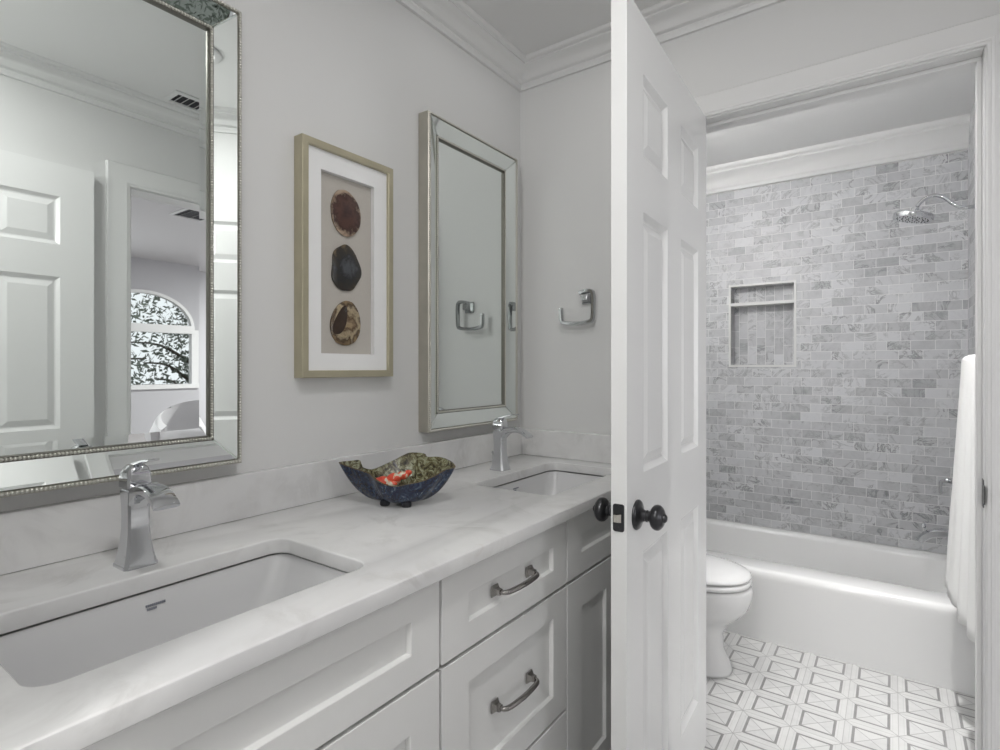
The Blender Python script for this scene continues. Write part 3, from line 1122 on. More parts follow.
# the third slice is two stones in one: a dark lobe at its upper left
s3.data.materials.append(M['agate_dark'])
bm = bmesh.new()
loops = []
for x, k in ((0.0165, 1.0), (0.0179, 0.96)):
    L = []
    for i in range(32):
        t = 2 * PI * i / 32
        rr = 1 + 0.08 * math.cos(3 * t + 1)
        y_, z_ = 0.019 * k * rr * math.cos(t), 0.043 * k * rr * math.sin(t)
        ang = -0.42
        L.append((x, AY - 0.019 + y_ * math.cos(ang) - z_ * math.sin(ang), 1.345 - PZ + 0.006 + y_ * math.sin(ang) + z_ * math.cos(ang)))
    loops.append(L)
loft(bm, loops)
link('dark_lobe', bm, M['agate_dark'], s3, angle=50)

# ------------------------------------------------------------------ towel ring
tr = thing('towel_ring', 'chrome open-sided towel ring on the wall beside the open door', 'towel ring', (0.300, 0, 1.485))
bm = bmesh.new()
loft(bm, [[(a * k, -yv, -0.002 + b * k) for a, b in ((-1, -1), (1, -1), (1, 1), (-1, 1))] for yv, k in ((0.0005, 0.023), (0.006, 0.023), (0.010, 0.020), (0.016, 0.013), (0.036, 0.012))])
bev(link('wall_post', bm, M['ringmetal'], tr), 0.002)
bm = bmesh.new()
path = smooth_path([(-0.018, -0.036, 0.013), (0.010, -0.037, 0.019), (0.030, -0.037, 0.017), (0.037, -0.037, 0.002), (0.037, -0.037, -0.045), (0.034, -0.037, -0.082),
                    (0.020, -0.037, -0.092), (-0.03, -0.037, -0.097), (-0.080, -0.037, -0.092), (-0.092, -0.037, -0.082), (-0.094, -0.037, -0.055), (-0.094, -0.037, -0.036)], 5)
tube(bm, path, 1, 8, True, (0.0068, 0.0085))
link('ring', bm, M['ringmetal'], tr, angle=40)

# ------------------------------------------------------------------ ceramic bowl
e1, e2 = Vector((0.8147, 0.5799, 0)), Vector((-0.5799, 0.8147, 0))
bw_ = thing('decorative_bowl', 'wavy blue and olive glazed shell bowl with a red and white ornament on the counter', 'bowl', (0.206, -0.862, ZC))
# rim outline, anticlockwise from the right-hand lip: (along, across, height) in bowl axes
RIM = [(0.1387, 0, 0.0974), (0.1235, 0.03, 0.1036), (0.0967, 0.055, 0.1085), (0.062, 0.07, 0.1066), (0.0508, 0.075, 0.115), (0.0156, 0.08, 0.1161), (-0.0056, 0.08, 0.1087), (-0.0348, 0.075, 0.0947), (-0.0726, 0.06, 0.0789), (-0.0899, 0.045, 0.078), (-0.1067, 0.03, 0.088), (-0.1093, 0.02, 0.1053), (-0.1299, 0.012, 0.1053), (-0.1527, 0, 0.1034), (-0.1162, -0.02, 0.0935), (-0.0671, -0.05, 0.0855), (-0.0444, -0.065, 0.0716), (-0.0185, -0.075, 0.0621), (0.0061, -0.08, 0.0596), (0.0273, -0.08, 0.0643), (0.0636, -0.07, 0.0693), (0.0951, -0.055, 0.0797), (0.1196, -0.035, 0.0913), (0.1389, -0.015, 0.0926)]
NT_, NR = 120, 16


def rim_pt(f):
    """closed Catmull-Rom through RIM, f in 0..1"""
    n = len(RIM)
    x = f * n
    i = int(x)
    t = x - i
    a, b, c, d = (Vector(RIM[(i + k) % n]) for k in (-1, 0, 1, 2))
    return 0.5 * ((2 * b) + (c - a) * t + (2 * a - 5 * b + 4 * c - d) * t * t + (3 * b - a - 3 * c + d) * t ** 3)


def bowl_pt(i, t, off):
    f = i / NT_
    R_ = rim_pt(f)
    th = math.atan2(R_.y, R_.x)
    flute = (0.045 * math.sin(6 * th + 0.4) + 0.03 * math.sin(11 * th + 1.0)) * t * (1 - t) * 2.2
    k = (0.24 + 0.76 * t ** 0.72) * (1 + flute) if t > 0 else 0.02
    length = max(math.hypot(R_.x, R_.y), 1e-5)
    k = max(k - off / length, 0.002)
    z = 0.008 + (R_.z - 0.008) * t ** 1.75
    p = e1 * (R_.x * k) + e2 * (R_.y * k)
    return (p.x, p.y, z + off * 0.9 * (1 - 0.8 * t))


bm = bmesh.new()
loops, mts = [], []
for jx in range(NR + 1):
    loops.append([bowl_pt(i, jx / NR, 0.0) for i in range(NT_)])
    mts.append(0)
for jx in range(NR, -1, -1):
    loops.append([bowl_pt(i, jx / NR, 0.005) for i in range(NT_)])
    mts.append(1)
mts[NR] = 2
loft(bm, loops, True, True, mts)
for f in bm.faces:
    c = f.calc_center_median()
    if len(f.verts) > 4 and c.z > 0.013:
        f.material_index = 1
link('bowl_shell', bm, [M['glaze_out'], M['glaze_in'], M['glaze_rim']], bw_, angle=60)
for a, b in ((-0.034, -0.012), (0.022, -0.028), (0.0, 0.034)):
    p = e1 * a + e2 * b
    bm = bmesh.new()
    lathe(bm, [(0.011, 0.0), (0.0125, 0.003), (0.0125, 0.008), (0.010, 0.0135)], (p.x, p.y, 0.0), 'z', 14)
    link('foot', bm, M['black'], bw_, smooth=False)
bm = bmesh.new()
for a, b, z, r_, sx, sy, sz in ((-0.030, 0.000, 0.034, 0.020, 1.1, 0.8, 0.75), (-0.002, 0.004, 0.042, 0.018, 1.0, 0.75, 0.85), (0.020, 0.010, 0.050, 0.013, 1.2, 0.8, 0.8),
                                (-0.004, -0.016, 0.034, 0.010, 1.5, 0.9, 0.7), (0.032, 0.016, 0.056, 0.008, 1.2, 0.9, 0.8)):
    p = e1 * (a - 0.014) + e2 * (b + 0.004)
    mtx = Matrix.Translation((p.x, p.y, z + 0.019)) @ Matrix.Rotation(0.6186, 4, 'Z') @ Matrix.Diagonal((sx, sy, sz, 1))
    bmesh.ops.create_icosphere(bm, subdivisions=3, radius=r_, matrix=mtx)
for v in bm.verts:
    v.co += v.normal * (0.0018 * noise.noise(v.co * 90))
link('ornament', bm, M['ornament'], bw_, smooth=True)

# ================================================================== TUB ROOM
# ------------------------------------------------------------------ bathtub
tb = thing('bathtub', 'white alcove bathtub with smooth apron below the marble tile wall', 'bathtub', (0, 0, 0))
TX0, TX1, TY0, TY1, TH = 0.003, XT - 0.003, 0.863, YF - 0.002, 0.316
bm = bmesh.new()


def tl(x0, x1, y0, y1, r, z):
    return rrect(x0, x1, y0, y1, r, z, 8)


L = [tl(TX0, TX1, TY0 + 0.003, TY1, 0.004, 0.0),
     tl(TX0, TX1, TY0 + 0.001, TY1, 0.004, 0.20), tl(TX0, TX1, TY0, TY1, 0.004, 0.275), tl(TX0, TX1, TY0 + 0.001, TY1, 0.004, 0.292), tl(TX0, TX1, TY0 + 0.006, TY1, 0.005, 0.306),
     tl(TX0 + 0.002, TX1 - 0.002, TY0 + 0.016, TY1 - 0.002, 0.006, 0.3145), tl(TX0 + 0.006, TX1 - 0.006, TY0 + 0.03, TY1 - 0.006, 0.01, TH),
     tl(TX0 + 0.075, TX1 - 0.06, TY0 + 0.145, TY1 - 0.055, 0.11, TH), tl(TX0 + 0.085, TX1 - 0.067, TY0 + 0.160, TY1 - 0.064, 0.11, TH - 0.005),
     tl(TX0 + 0.095, TX1 - 0.073, TY0 + 0.169, TY1 - 0.071, 0.11, TH - 0.022), tl(TX0 + 0.18, TX1 - 0.085, TY0 + 0.185, TY1 - 0.09, 0.12, 0.14),
     tl(TX0 + 0.24, TX1 - 0.105, TY0 + 0.205, TY1 - 0.11, 0.12, 0.07), tl(TX0 + 0.29, TX1 - 0.14, TY0 + 0.235, TY1 - 0.145, 0.10, 0.05), tl(TX0 + 0.5, TX1 - 0.4, TY0 + 0.31, TY1 - 0.25, 0.05, 0.046)]
loft(bm, L, True, True)
link('tub_shell', bm, M['tub'], tb, angle=60)
bm = bmesh.new()
lathe(bm, [(0.032, 0.0), (0.032, 0.003), (0.026, 0.005), (0.0004, 0.004)], (1.27, 1.25, 0.0462), 'z', 20)
link('drain', bm, M['chrome'], tb, angle=40)
bm = bmesh.new()
lathe(bm, [(0.034, 0.0), (0.034, 0.006), (0.028, 0.010), (0.0004, 0.011)], (TX1 - 0.077, 1.245, 0.215), '-x', 20)
link('overflow_plate', bm, M['chrome'], tb, angle=40)

# ------------------------------------------------------------------ shower head and arm
sh = thing('shower_sprayer', 'chrome round shower head on a gooseneck arm high on the tiled side wall', 'shower', (XT, 1.245, 1.915))
bm = bmesh.new()
arm = smooth_path([(0.0, 0, 0.0), (-0.035, 0, 0.0), (-0.060, 0, 0.006), (-0.085, 0, 0.026), (-0.112, 0, 0.055), (-0.142, 0, 0.070), (-0.168, 0, 0.067), (-0.192, 0, 0.051), (-0.207, 0, 0.030)], 5)
tube(bm, arm, 0.0085, 12)
link('arm', bm, M['chrome'], sh, smooth=True)
bm = bmesh.new()
lathe(bm, [(0.030, 0.0), (0.030, 0.004), (0.022, 0.009), (0.010, 0.012)], (0, 0, 0), '-x', 20)
link('flange', bm, M['chrome'], sh, angle=40)
bm = bmesh.new()
rings_ = [(0.0115, 0.030), (0.0145, 0.024), (0.0145, 0.014), (0.020, 0.008), (0.048, 0.003), (0.072, 0.0005), (0.0765, -0.004), (0.0765, -0.022), (0.074, -0.0255), (0.0004, -0.0255)]
tilt = Matrix.Rotation(math.radians(13), 4, 'Y')
loops = []
for r_, h_ in rings_:
    loops.append([Vector((-0.218, 0, 0.000)) + (tilt @ Vector((r_ * math.cos(2 * PI * k / 28), r_ * math.sin(2 * PI * k / 28), h_))) for k in range(28)])
loft(bm, loops)
hd = link('head', bm, M['chrome'], sh, angle=40)
bm = bmesh.new()
for rr, cnt in ((0.02, 8), (0.04, 14), (0.058, 20)):
    for k in range(cnt):
        a = 2 * PI * k / cnt
        p = Vector((-0.218, 0, 0)) + (tilt @ Vector((rr * math.cos(a), rr * math.sin(a), -0.0262)))
        bmesh.ops.create_uvsphere(bm, u_segments=6, v_segments=4, radius=0.0022, matrix=Matrix.Translation(p))
link('nozzles', bm, M['black'], hd)

# ------------------------------------------------------------------ shower valve
vl = thing('shower_valve', 'chrome shower valve with L-shaped lever on the tiled side wall above the tub spout', 'shower valve', (XT, 1.245, 0.728))
bm = bmesh.new()
lathe(bm, [(0.085, 0.0), (0.085, 0.004), (0.078, 0.008), (0.04, 0.012), (0.03, 0.02), (0.024, 0.05), (0.022, 0.066), (0.015, 0.07)], (0, 0, 0), '-x', 28)
link('escutcheon', bm, M['chrome'], vl, angle=40)
bm = bmesh.new()
tube(bm, smooth_path([(-0.066, 0, 0.0), (-0.095, 0, 0.002), (-0.118, 0, 0.003), (-0.124, 0, -0.004), (-0.125, 0, -0.03), (-0.124, 0, -0.052)], 4), 1, 8, True, (0.0062, 0.009))
ball(bm, (-0.100, 0, 0.008), 0.012, seg=12, rings=8)
link('lever', bm, M['chrome'], vl, angle=40)

# ------------------------------------------------------------------ tub spout
sp = thing('tub_spout', 'chrome tub spout with diverter knob on the tiled side wall over the tub', 'tub spout', (XT, 1.245, 0.500))
bm = bmesh.new()
path = smooth_path([(0.0, 0, 0.004), (-0.06, 0, 0.006), (-0.12, 0, 0.004), (-0.158, 0, -0.006), (-0.182, 0, -0.024), (-0.198, 0, -0.046)], 5)
n = len(path)
tube(bm, path, 1, 8, True, [(0.020 - 0.006 * i / (n - 1), 0.020 + 0.003 * i / (n - 1)) for i in range(n)])
link('spout', bm, M['chrome'], sp, angle=40)
bm = bmesh.new()
tube(bm, [(-0.172, 0, -0.008), (-0.180, 0, 0.018)], 0.004, 10)
ball(bm, (-0.183, 0, 0.026), 0.0095, sz=1.3, seg=12, rings=8)
link('diverter', bm, M['chrome'], sp, smooth=True)

# ------------------------------------------------------------------ toilet (faces +x, centred on y = 0.42)
TYC = 0.500
to = thing('toilet', 'white two-piece toilet standing beside the tub, half hidden by the open door', 'toilet', (0, TYC, 0))


def egg(xc, la, lb, wd, z, n=40, k=2.3):
    """plan loop: la forward length, lb backward length, half width wd"""
    pts = []
    for i in range(n):
        t = 2 * PI * i / n
        c, s = math.cos(t), math.sin(t)
        px = (la if c > 0 else lb) * math.copysign(abs(c) ** (2 / k), c)
        py = wd * math.copysign(abs(s) ** (2 / k), s)
        pts.append((xc + px, py, z))
    return [(a_ - 0.018, b_, c_ * 0.925) for a_, b_, c_ in pts]


bm = bmesh.new()
loft(bm, [egg(0.40, 0.305, 0.26, 0.108, 0.0, k=2.8), egg(0.40, 0.303, 0.26, 0.107, 0.012, k=2.8), egg(0.40, 0.292, 0.25, 0.102, 0.05, k=2.6), egg(0.40, 0.272, 0.25, 0.100, 0.10, k=2.4),
          egg(0.40, 0.272, 0.25, 0.100, 0.17, k=2.3), egg(0.41, 0.285, 0.25, 0.112, 0.215, k=2.2), egg(0.43, 0.305, 0.26, 0.140, 0.25, k=2.2), egg(0.45, 0.315, 0.27, 0.165, 0.29, k=2.15),
          egg(0.46, 0.320, 0.27, 0.180, 0.335, k=2.1), egg(0.46, 0.321, 0.27, 0.184, 0.372, k=2.1), egg(0.46, 0.316, 0.265, 0.180, 0.388, k=2.1),
          egg(0.46, 0.27, 0.20, 0.14, 0.389, k=2.0), egg(0.46, 0.25, 0.18, 0.125, 0.36, k=2.0), egg(0.46, 0.15, 0.12, 0.08, 0.25, k=2.0)])
link('bowl', bm, M['porcelain'], to, smooth=True)
bm = bmesh.new()
loft(bm, [egg(0.46, 0.308, 0.235, 0.178, 0.392), egg(0.46, 0.317, 0.24, 0.185, 0.397), egg(0.46, 0.317, 0.24, 0.185, 0.411), egg(0.46, 0.310, 0.235, 0.179, 0.417),
          egg(0.46, 0.235, 0.165, 0.112, 0.417), egg(0.46, 0.235, 0.165, 0.112, 0.392)], False, False)
bm.verts.ensure_lookup_table()
link('seat', bm, M['porcelain'], to, smooth=True)
bm = bmesh.new()
loft(bm, [egg(0.46, 0.306, 0.235, 0.176, 0.421), egg(0.46, 0.315, 0.24, 0.183, 0.424), egg(0.46, 0.316, 0.24, 0.184, 0.430), egg(0.46, 0.306, 0.235, 0.176, 0.440), egg(0.46, 0.26, 0.215, 0.145, 0.451),
          egg(0.45, 0.18, 0.18, 0.10, 0.459), egg(0.45, 0.08, 0.08, 0.04, 0.463)])
link('lid', bm, M['porcelain'], to, smooth=True)
bm = bmesh.new()
loft(bm, [rrect(0.055, 0.205, -0.19, 0.19, 0.03, 0.345), rrect(0.045, 0.215, -0.20, 0.20, 0.03, 0.37), rrect(0.03, 0.225, -0.215, 0.215, 0.03, 0.72)])
box(bm, 0.10, 0.30, -0.10, 0.10, 0.28, 0.358)
link('tank', bm, M['porcelain'], to, angle=50)
bm = bmesh.new()
loft(bm, [rrect(0.022, 0.233, -0.223, 0.223, 0.032, 0.722), rrect(0.020, 0.235, -0.225, 0.225, 0.034, 0.742), rrect(0.028, 0.227, -0.217, 0.217, 0.03, 0.754)])
link('tank_lid', bm, M['porcelain'], to, angle=50)
bm = bmesh.new()
tube(bm, [(0.225, -0.15, 0.66), (0.245, -0.15, 0.66), (0.247, -0.11, 0.655), (0.247, -0.07, 0.65)], 0.006, 8)
link('flush_lever', bm, M['chrome'], to, smooth=True)

# ------------------------------------------------------------------ towel bar and towel on the side wall
BZ, BX = 1.247, XT - 0.066
bar = thing('towel_bar', 'chrome towel bar on the side wall carrying the white towel', 'towel bar', (XT, 0.52, BZ))
bm = bmesh.new()
tube(bm, [(-0.066, -0.30, 0), (-0.066, 0.31, 0)], 0.008, 12)
link('rail', bm, M['chrome'], bar, smooth=True)
for yy in (-0.285, 0.295):
    bm = bmesh.new()
    lathe(bm, [(0.022, 0.0), (0.022, 0.005), (0.012, 0.010), (0.010, 0.06), (0.012, 0.078)], (0, yy, 0), '-x', 16)
    link('post', bm, M['chrome'], bar, angle=40)

bm = bmesh.new()
NY = 40
prof = []       # (x offset from bar, z) over the bar, front (room side, -x) then top then wall side
H0, H1 = 0.842, 0.72
for k in range(26):
    t = 1 - k / 25
    prof.append((-0.016, BZ - H0 * t, t))
for k in range(1, 10):
    a = PI - PI * k / 10
    prof.append((0.016 * math.cos(a), BZ + 0.014 * math.sin(a) + 0.002, 0))
for k in range(21):
    t = k / 20
    prof.append((0.016 + 0.008 * t, BZ - H1 * t, t))
rows = []
for jx in range(NY + 1):
    s = jx / NY
    y = 0.255 + (0.785 - 0.255) * s
    row = []
    for (dx, z, t) in prof:
        sgn = -1 if dx < 0 else 1
        fold = 0.011 * math.sin(s * PI * 7 + 0.6) * t + 0.005 * math.sin(s * PI * 15 + 2 + 2 * t) * t
        yy = y + (s - 0.5) * 0.03 * t - (0.010 * t if s > 0.5 else 0) * math.sin(t * 6)
        xx = BX + dx - ((0.004 + 0.040 * s) * t ** 1.1 if sgn < 0 else 0) + (fold if sgn < 0 else 0.25 * fold)
        row.append(bm.verts.new((xx, yy, z + 0.010 * math.sin(s * 9) * t * t)))
    rows.append(row)
for a, b in zip(rows, rows[1:]):
    for k in range(len(prof) - 1):
        bm.faces.new((a[k], a[k + 1], b[k + 1], b[k]))
tw = link('bath_towel', bm, M['towel'], smooth=True)
so = tw.modifiers.new('thickness', 'SOLIDIFY')
so.thickness = 0.009
so.offset = 1
tag(tw, 'white bath towel hanging down the side wall beside the door jamb', 'towel')


# ------------------------------------------------------------------ ceiling fittings
def downlight(x, y, z, label, power, size, spread=PI, col=(1, 0.99, 0.98)):
    r = thing('recessed_light', label, 'ceiling light', (x, y, z), 0, 'recessed ceiling lights')
    bm = bmesh.new()
    lathe(bm, [(0.058, -0.001), (0.085, -0.001), (0.085, -0.005), (0.078, -0.009), (0.060, -0.010), (0.058, -0.001)], (0, 0, 0), 'z', 28, False, False)
    link('trim_ring', bm, M['grille'], r, angle=40)
    bm = bmesh.new()
    lathe(bm, [(0.057, -0.001), (0.057, -0.004), (0.0004, -0.005)], (0, 0, 0), 'z', 28)
    link('lens', bm, M['lens'], r)
    l = area('lamp', (0, 0, -0.014), (0, 0, -1), size, power, col, disk=True, spread=spread)
    l.parent = r
    return r


downlight(1.02, -1.52, CEIL, 'recessed ceiling light over the middle of the vanity room', 6.4, 0.11)
downlight(0.50, -0.45, CEIL, 'recessed ceiling light over the far basin', 0.55, 0.11)
downlight(1.24, 0.43, CEIL, 'added unseen ceiling spot standing in for the sun patch on the tub room floor', 3.0, 0.10, math.radians(46))  # added spot in place of sunlight on the floor


def fill_globe(x, y, z, label, power, drop=0.20):  # fill lamp with a fitting round it, added out of view
    r = thing('fill_globe', label, 'ceiling light', (x, y, z))
    bm = bmesh.new()
    lathe(bm, [(0.07, -0.001), (0.07, -0.010), (0.060, -0.020), (0.012, -0.026), (0.010, 0.055 - drop)], (0, 0, 0), 'z', 24)
    link('canopy', bm, M['chrome'], r, angle=40)
    bm = bmesh.new()
    ball(bm, (0, 0, -drop), 0.034, seg=24, rings=16)
    link('globe', bm, M['lens'], r, smooth=True)
    l = bpy.data.lights.new('bulb', 'POINT')
    l.energy = power
    l.color = (1, 0.99, 0.98)
    l.shadow_soft_size = 0.06
    o = bpy.data.objects.new('bulb', l)
    COL.objects.link(o)
    o.location = (0, 0, -drop)
    o.parent = r
    return r


fill_globe(0.40, 0.26, CEIL, 'added unseen fill globe over the toilet, brightening the tub room ceiling', 24.0, 0.30)  # added to lift the tub room ceiling and upper tile
fill_globe(0.95, -2.45, CEIL, 'added unseen fill globe in the hall, brightening the vanity room', 38.0, 0.42)  # added behind the camera to lift the vanity room walls and ceiling
downlight(3.5, -1.6, 2.42, 'added unseen bedroom fill light nearer the entry', 34.0, 0.11)  # unseen lamp added to brighten the bedroom in the mirror
downlight(3.6, 2.5, 2.42, 'added unseen bedroom fill light at the far end', 125.0, 0.11)  # strong unseen lamp added for the bedroom walls


def register(name, label, x0, x1, y0, y1, z, parent=None, n=9, along='y'):
    r = thing(name, label, 'vent', ((x0 + x1) / 2, (y0 + y1) / 2, z))
    hx, hy = (x1 - x0) / 2, (y1 - y0) / 2
    bm = bmesh.new()
    loops = [[(a * (hx - d), b * (hy - d), zz) for a, b in ((-1, -1), (1, -1), (1, 1), (-1, 1))] for d, zz in ((0, -0.001), (0, -0.004), (0.018, -0.009), (0.02, -0.002))]
    loft(bm, loops, False, False)
    link('frame', bm, M['grille'], r)
    link('backing', boxes((-hx + 0.015, hx - 0.015, -hy + 0.015, hy - 0.015, -0.0022, -0.0008)), M['dark'], r)
    bm = bmesh.new()
    m = n
    for k in range(m):
        if along == 'y':
            y = -hy + 0.022 + (2 * hy - 0.044) * (k + 0.5) / m
            if abs(y) < 0.012:
                box(bm, -hx + 0.018, hx - 0.018, y - 0.010, y + 0.010, -0.009, -0.002)
            else:
                q = [(-hx + 0.018, y - 0.004, -0.009), (hx - 0.018, y - 0.004, -0.009), (hx - 0.018, y + 0.005, -0.0025), (-hx + 0.018, y + 0.005, -0.0025)]
                vs = [bm.verts.new(p) for p in q] + [bm.verts.new((p[0], p[1] + 0.0015, p[2])) for p in q]
                for f in ((0, 1, 2, 3), (7, 6, 5, 4), (0, 4, 5, 1), (1, 5, 6, 2), (2, 6, 7, 3), (3, 7, 4, 0)):
                    bm.faces.new([vs[i] for i in f])
    link('slats', bm, M['grille'], r)
    return r


register('ceiling_vent', 'white slatted ceiling vent by the crown moulding, seen in the big mirror', 1.325, 1.455, -0.725, -0.425, CEIL)

# ================================================================== BEDROOM (seen through its doorway in the mirror)
BX1 = 5.5
BC = 2.42
WY0, WY1, WZ0, WZS, WZT = 0.25, 1.34, 1.04, 1.665, 2.08


def arch_pts(n=24):
    yc, a, h = (WY0 + WY1) / 2, (WY1 - WY0) / 2, WZT - WZS - 0.02
    return [(yc - a * math.cos(PI * k / n), WZS + 0.02 + h * math.sin(PI * k / n)) for k in range(n + 1)]


struct('floor_bedroom', boxes((1.66, BX1 + 0.1, -2.6, 3.6, -0.08, 0)), M['carpet'], 'bedroom carpet')
struct('ceiling_bedroom', boxes((1.66, BX1 + 0.1, -2.6, 3.6, BC, BC + 0.08)), M['bedceil'], 'bedroom ceiling')
struct('wall_bedroom', boxes((1.672, BX1, -2.6, -2.5, 0, BC), (1.672, BX1, 3.5, 3.6, 0, BC), (1.6725, 1.68, -2.5, DY0 - 0.11, 0, BC), (1.6725, 1.68, DY1 + 0.11, 3.5, 0, BC),
                             (1.6725, 1.68, DY0 - 0.11, DY1 + 0.11, OZ + 0.1, BC)), M['bedwall'], 'grey bedroom walls')
# window wall with an arched opening over a wide one
bm = holed('x', -2.5, 3.5, 0, BC, [(WY0, WY1, WZ0, WZS), (WY0, WY1, WZS, WZT + 0.02), (-1.30, 0.02, 0.75, 2.15)], BX1, BX1 + 0.1)
ap = arch_pts()
for (ya, za), (yb, zb) in zip(ap, ap[1:]):
    zt = WZT + 0.02
    vs = [bm.verts.new(p) for p in ((BX1, ya, za), (BX1, yb, zb), (BX1, yb, zt), (BX1, ya, zt), (BX1 + 0.1, ya, za), (BX1 + 0.1, yb, zb), (BX1 + 0.1, yb, zt), (BX1 + 0.1, ya, zt))]
    for f in ((0, 1, 2, 3), (7, 6, 5, 4), (0, 4, 5, 1), (2, 6, 7, 3)):
        bm.faces.new([vs[i] for i in f])
struct('wall_window', bm, M['bedwall'], 'bedroom window wall')
bm = boxes((BX1 - 0.02, BX1 + 0.06, WY0, WY1, WZS - 0.045, WZS + 0.045), (BX1 - 0.03, BX1 + 0.06, WY0 - 0.05, WY1 + 0.05, WZ0 - 0.05, WZ0),
           (BX1 - 0.01, BX1 + 0.06, WY0 - 0.05, WY0 + 0.03, WZ0, WZS), (BX1 - 0.01, BX1 + 0.06, WY1 - 0.03, WY1 + 0.05, WZ0, WZS))
for (ya, za), (yb, zb) in zip(ap, ap[1:]):
    yc = (WY0 + WY1) / 2
    k = 0.94
    zc_ = WZS + 0.02
    q = [(ya, za), (yb, zb), (yc + (yb - yc) * k, zc_ + (zb - zc_) * k * 0.97), (yc + (ya - yc) * k, zc_ + (za - zc_) * k * 0.97)]
    vs = [bm.verts.new((BX1 - 0.015, y, z)) for y, z in q] + [bm.verts.new((BX1 + 0.05, y, z)) for y, z in q]
    for f in ((0, 1, 2, 3), (7, 6, 5, 4), (0, 4, 5, 1), (2, 6, 7, 3)):
        bm.faces.new([vs[i] for i in f])
a_, b_ = -1.30, 0.02
struct('fill_window', boxes((BX1 - 0.02, BX1 + 0.06, a_ - 0.05, a_ + 0.03, 0.70, 2.20), (BX1 - 0.02, BX1 + 0.06, b_ - 0.03, b_ + 0.05, 0.70, 2.20), (BX1 - 0.02, BX1 + 0.06, a_ + 0.03, b_ - 0.03, 0.70, 0.78),
                         (BX1 - 0.02, BX1 + 0.06, a_ + 0.03, b_ - 0.03, 2.12, 2.20), (BX1, BX1 + 0.04, -0.655, -0.625, 0.78, 2.12)), M['trim'], 'added bedroom window out of mirror view, made for the fill light')  # window added beside the arched one to house the bedroom fill light
win = struct('window_1', bm, M['trim'], 'arched bedroom window above a wide lower window, seen in the big mirror')
g_ = NT('window_glass', 0.0)
g_.b.inputs['Base Color'].default_value = (1, 1, 1, 1)
g_.b.inputs['Transmission Weight'].default_value = 1.0
g_.b.inputs['IOR'].default_value = 1.02
bm = bmesh.new()
vs = [bm.verts.new((BX1 + 0.03, y, z)) for y, z in [(WY0, WZ0), (WY1, WZ0)] + ap[::-1]]
bm.faces.new(vs)
struct('window_pane', bm, g_.m, None, win)
register('ceiling_vent', 'ceiling vent inside the bedroom, seen through its doorway in the mirror', 3.1, 3.4, 0.15, 0.75, BC, n=7)

# armchair with a rounded white back
ch = thing('armchair', 'white round-backed armchair in the bedroom, seen in the big mirror', 'chair', (3.35, 0.42, 0), math.radians(200))
bm = bmesh.new()
loops = []
for zz, rr in ((0.30, 0.40), (0.42, 0.42), (0.60, 0.42), (0.80, 0.40), (0.92, 0.36)):
    L_out, L_in = [], []
    for k in range(25):
        a = math.radians(-115 + 230 * k / 24)
        hgt = zz if zz < 0.5 else 0.5 + (zz - 0.5) * (0.45 + 0.55 * math.cos(a / 2) ** 2)
        L_out.append((-rr * math.cos(a), rr * math.sin(a), hgt))
        ri = rr - 0.10 if zz < 0.8 else rr - 0.04
        L_in.append((-ri * math.cos(a), ri * math.sin(a), hgt + (0.03 if zz > 0.8 else 0)))
    loops.append(L_out + L_in[::-1])
loft(bm, loops)
link('backrest', bm, M['linen'], ch, angle=60)
bm = bmesh.new()
loft(bm, [egg(0.04, 0.36 + k, 0.30, 0.30 + k, z, 32, 3) for z, k in ((0.31, 0), (0.33, 0.02), (0.45, 0.02), (0.48, 0.0))])
link('seat', bm, M['linen'], ch, angle=60)
for a, b in ((0.25, 0.22), (0.25, -0.22), (-0.25, 0.22), (-0.25, -0.22)):
    bm = bmesh.new()
    lathe(bm, [(0.014, 0.0), (0.022, 0.30)], (a, b, 0), 'z', 10)
    link('leg', bm, M['wood_dark'], ch)

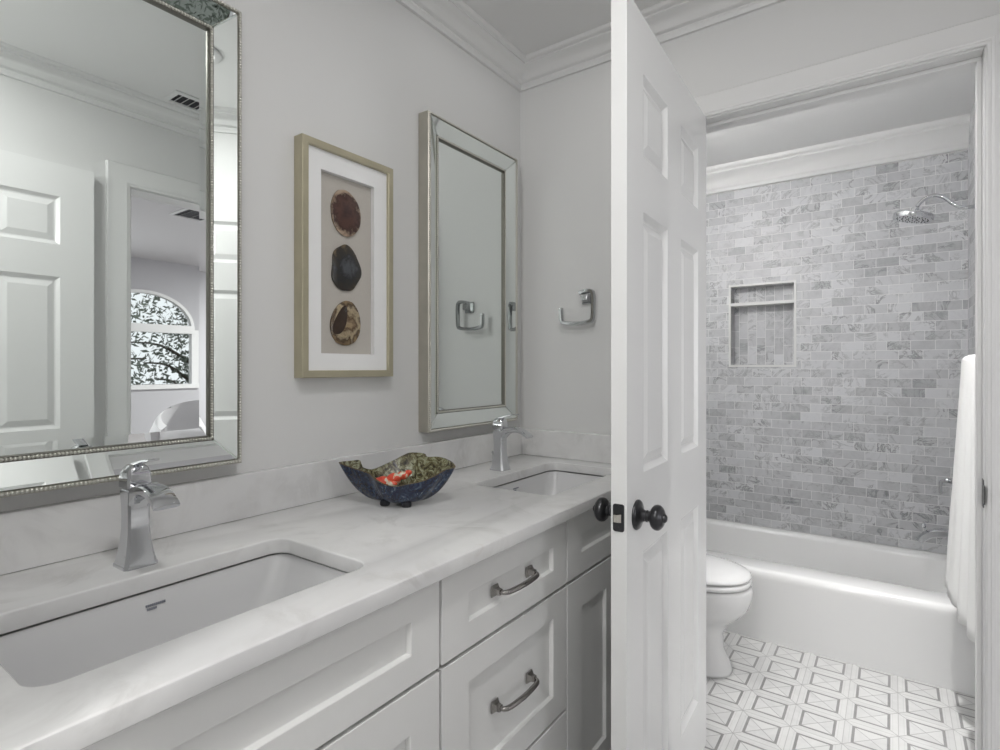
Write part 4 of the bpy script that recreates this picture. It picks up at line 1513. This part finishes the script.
# garden trees beyond the bedroom window
struct('ground', boxes((BX1 + 0.1, 22, -10, 16, -0.5, -0.3)), M['grass'], 'lawn outside the bedroom window')
for i, (x, y, hgt, label) in enumerate(((8.6, 0.9, 4.2, 'leafy garden tree left of centre in the bedroom window'), (10.2, 3.6, 4.8, 'leafy garden tree at the right edge of the bedroom window'),
                                        (12.6, 1.5, 5.0, 'taller leafy tree behind the others outside the bedroom window'))):
    t = thing('garden_tree', label, 'tree', (x, y, -0.3), 0, 'trees outside the bedroom window')
    bm = bmesh.new()
    tube(bm, smooth_path([(0, 0, 0), (0.05, 0.06, 1.2), (-0.04, 0.02, 2.4), (0.03, -0.05, hgt)], 4), [0.14 - 0.009 * k for k in range(13)], 8)
    for k in range(14):
        a = random.uniform(0, 2 * PI)
        z = random.uniform(0.8, hgt - 0.3)
        ln = random.uniform(0.6, 1.4)
        tube(bm, smooth_path([(0, 0, z), (ln * 0.5 * math.cos(a), ln * 0.5 * math.sin(a), z + 0.35), (ln * math.cos(a), ln * math.sin(a), z + 0.4)], 3), [0.035 - 0.004 * q for q in range(7)], 6)
    link('trunk', bm, M['bark'], t)
    lv, lf = [], []
    for k in range(4200):
        a = random.uniform(0, 2 * PI)
        z = random.uniform(0.7, hgt + 0.4)
        rr = random.uniform(0.1, 1.35) * (1 - 0.1 * abs(z - hgt * 0.6))
        c = Vector((rr * math.cos(a), rr * math.sin(a), z))
        n1 = Vector((random.gauss(0, 1), random.gauss(0, 1), random.gauss(0, 1))).normalized()
        n2 = n1.orthogonal().normalized()
        s1, s2 = random.uniform(0.035, 0.085), random.uniform(0.016, 0.036)
        q = len(lv)
        lv.extend(tuple(p) for p in (c - n1 * s1, c + n2 * s2, c + n1 * s1, c - n2 * s2))
        lf.append((q, q + 1, q + 2, q + 3))
    me = bpy.data.meshes.new('foliage')
    me.from_pydata(lv, [], lf)
    me.materials.append(M['leaf'])
    fo = bpy.data.objects.new('foliage', me)
    COL.objects.link(fo)
    fo.parent = t
    fo['kind'] = 'stuff'
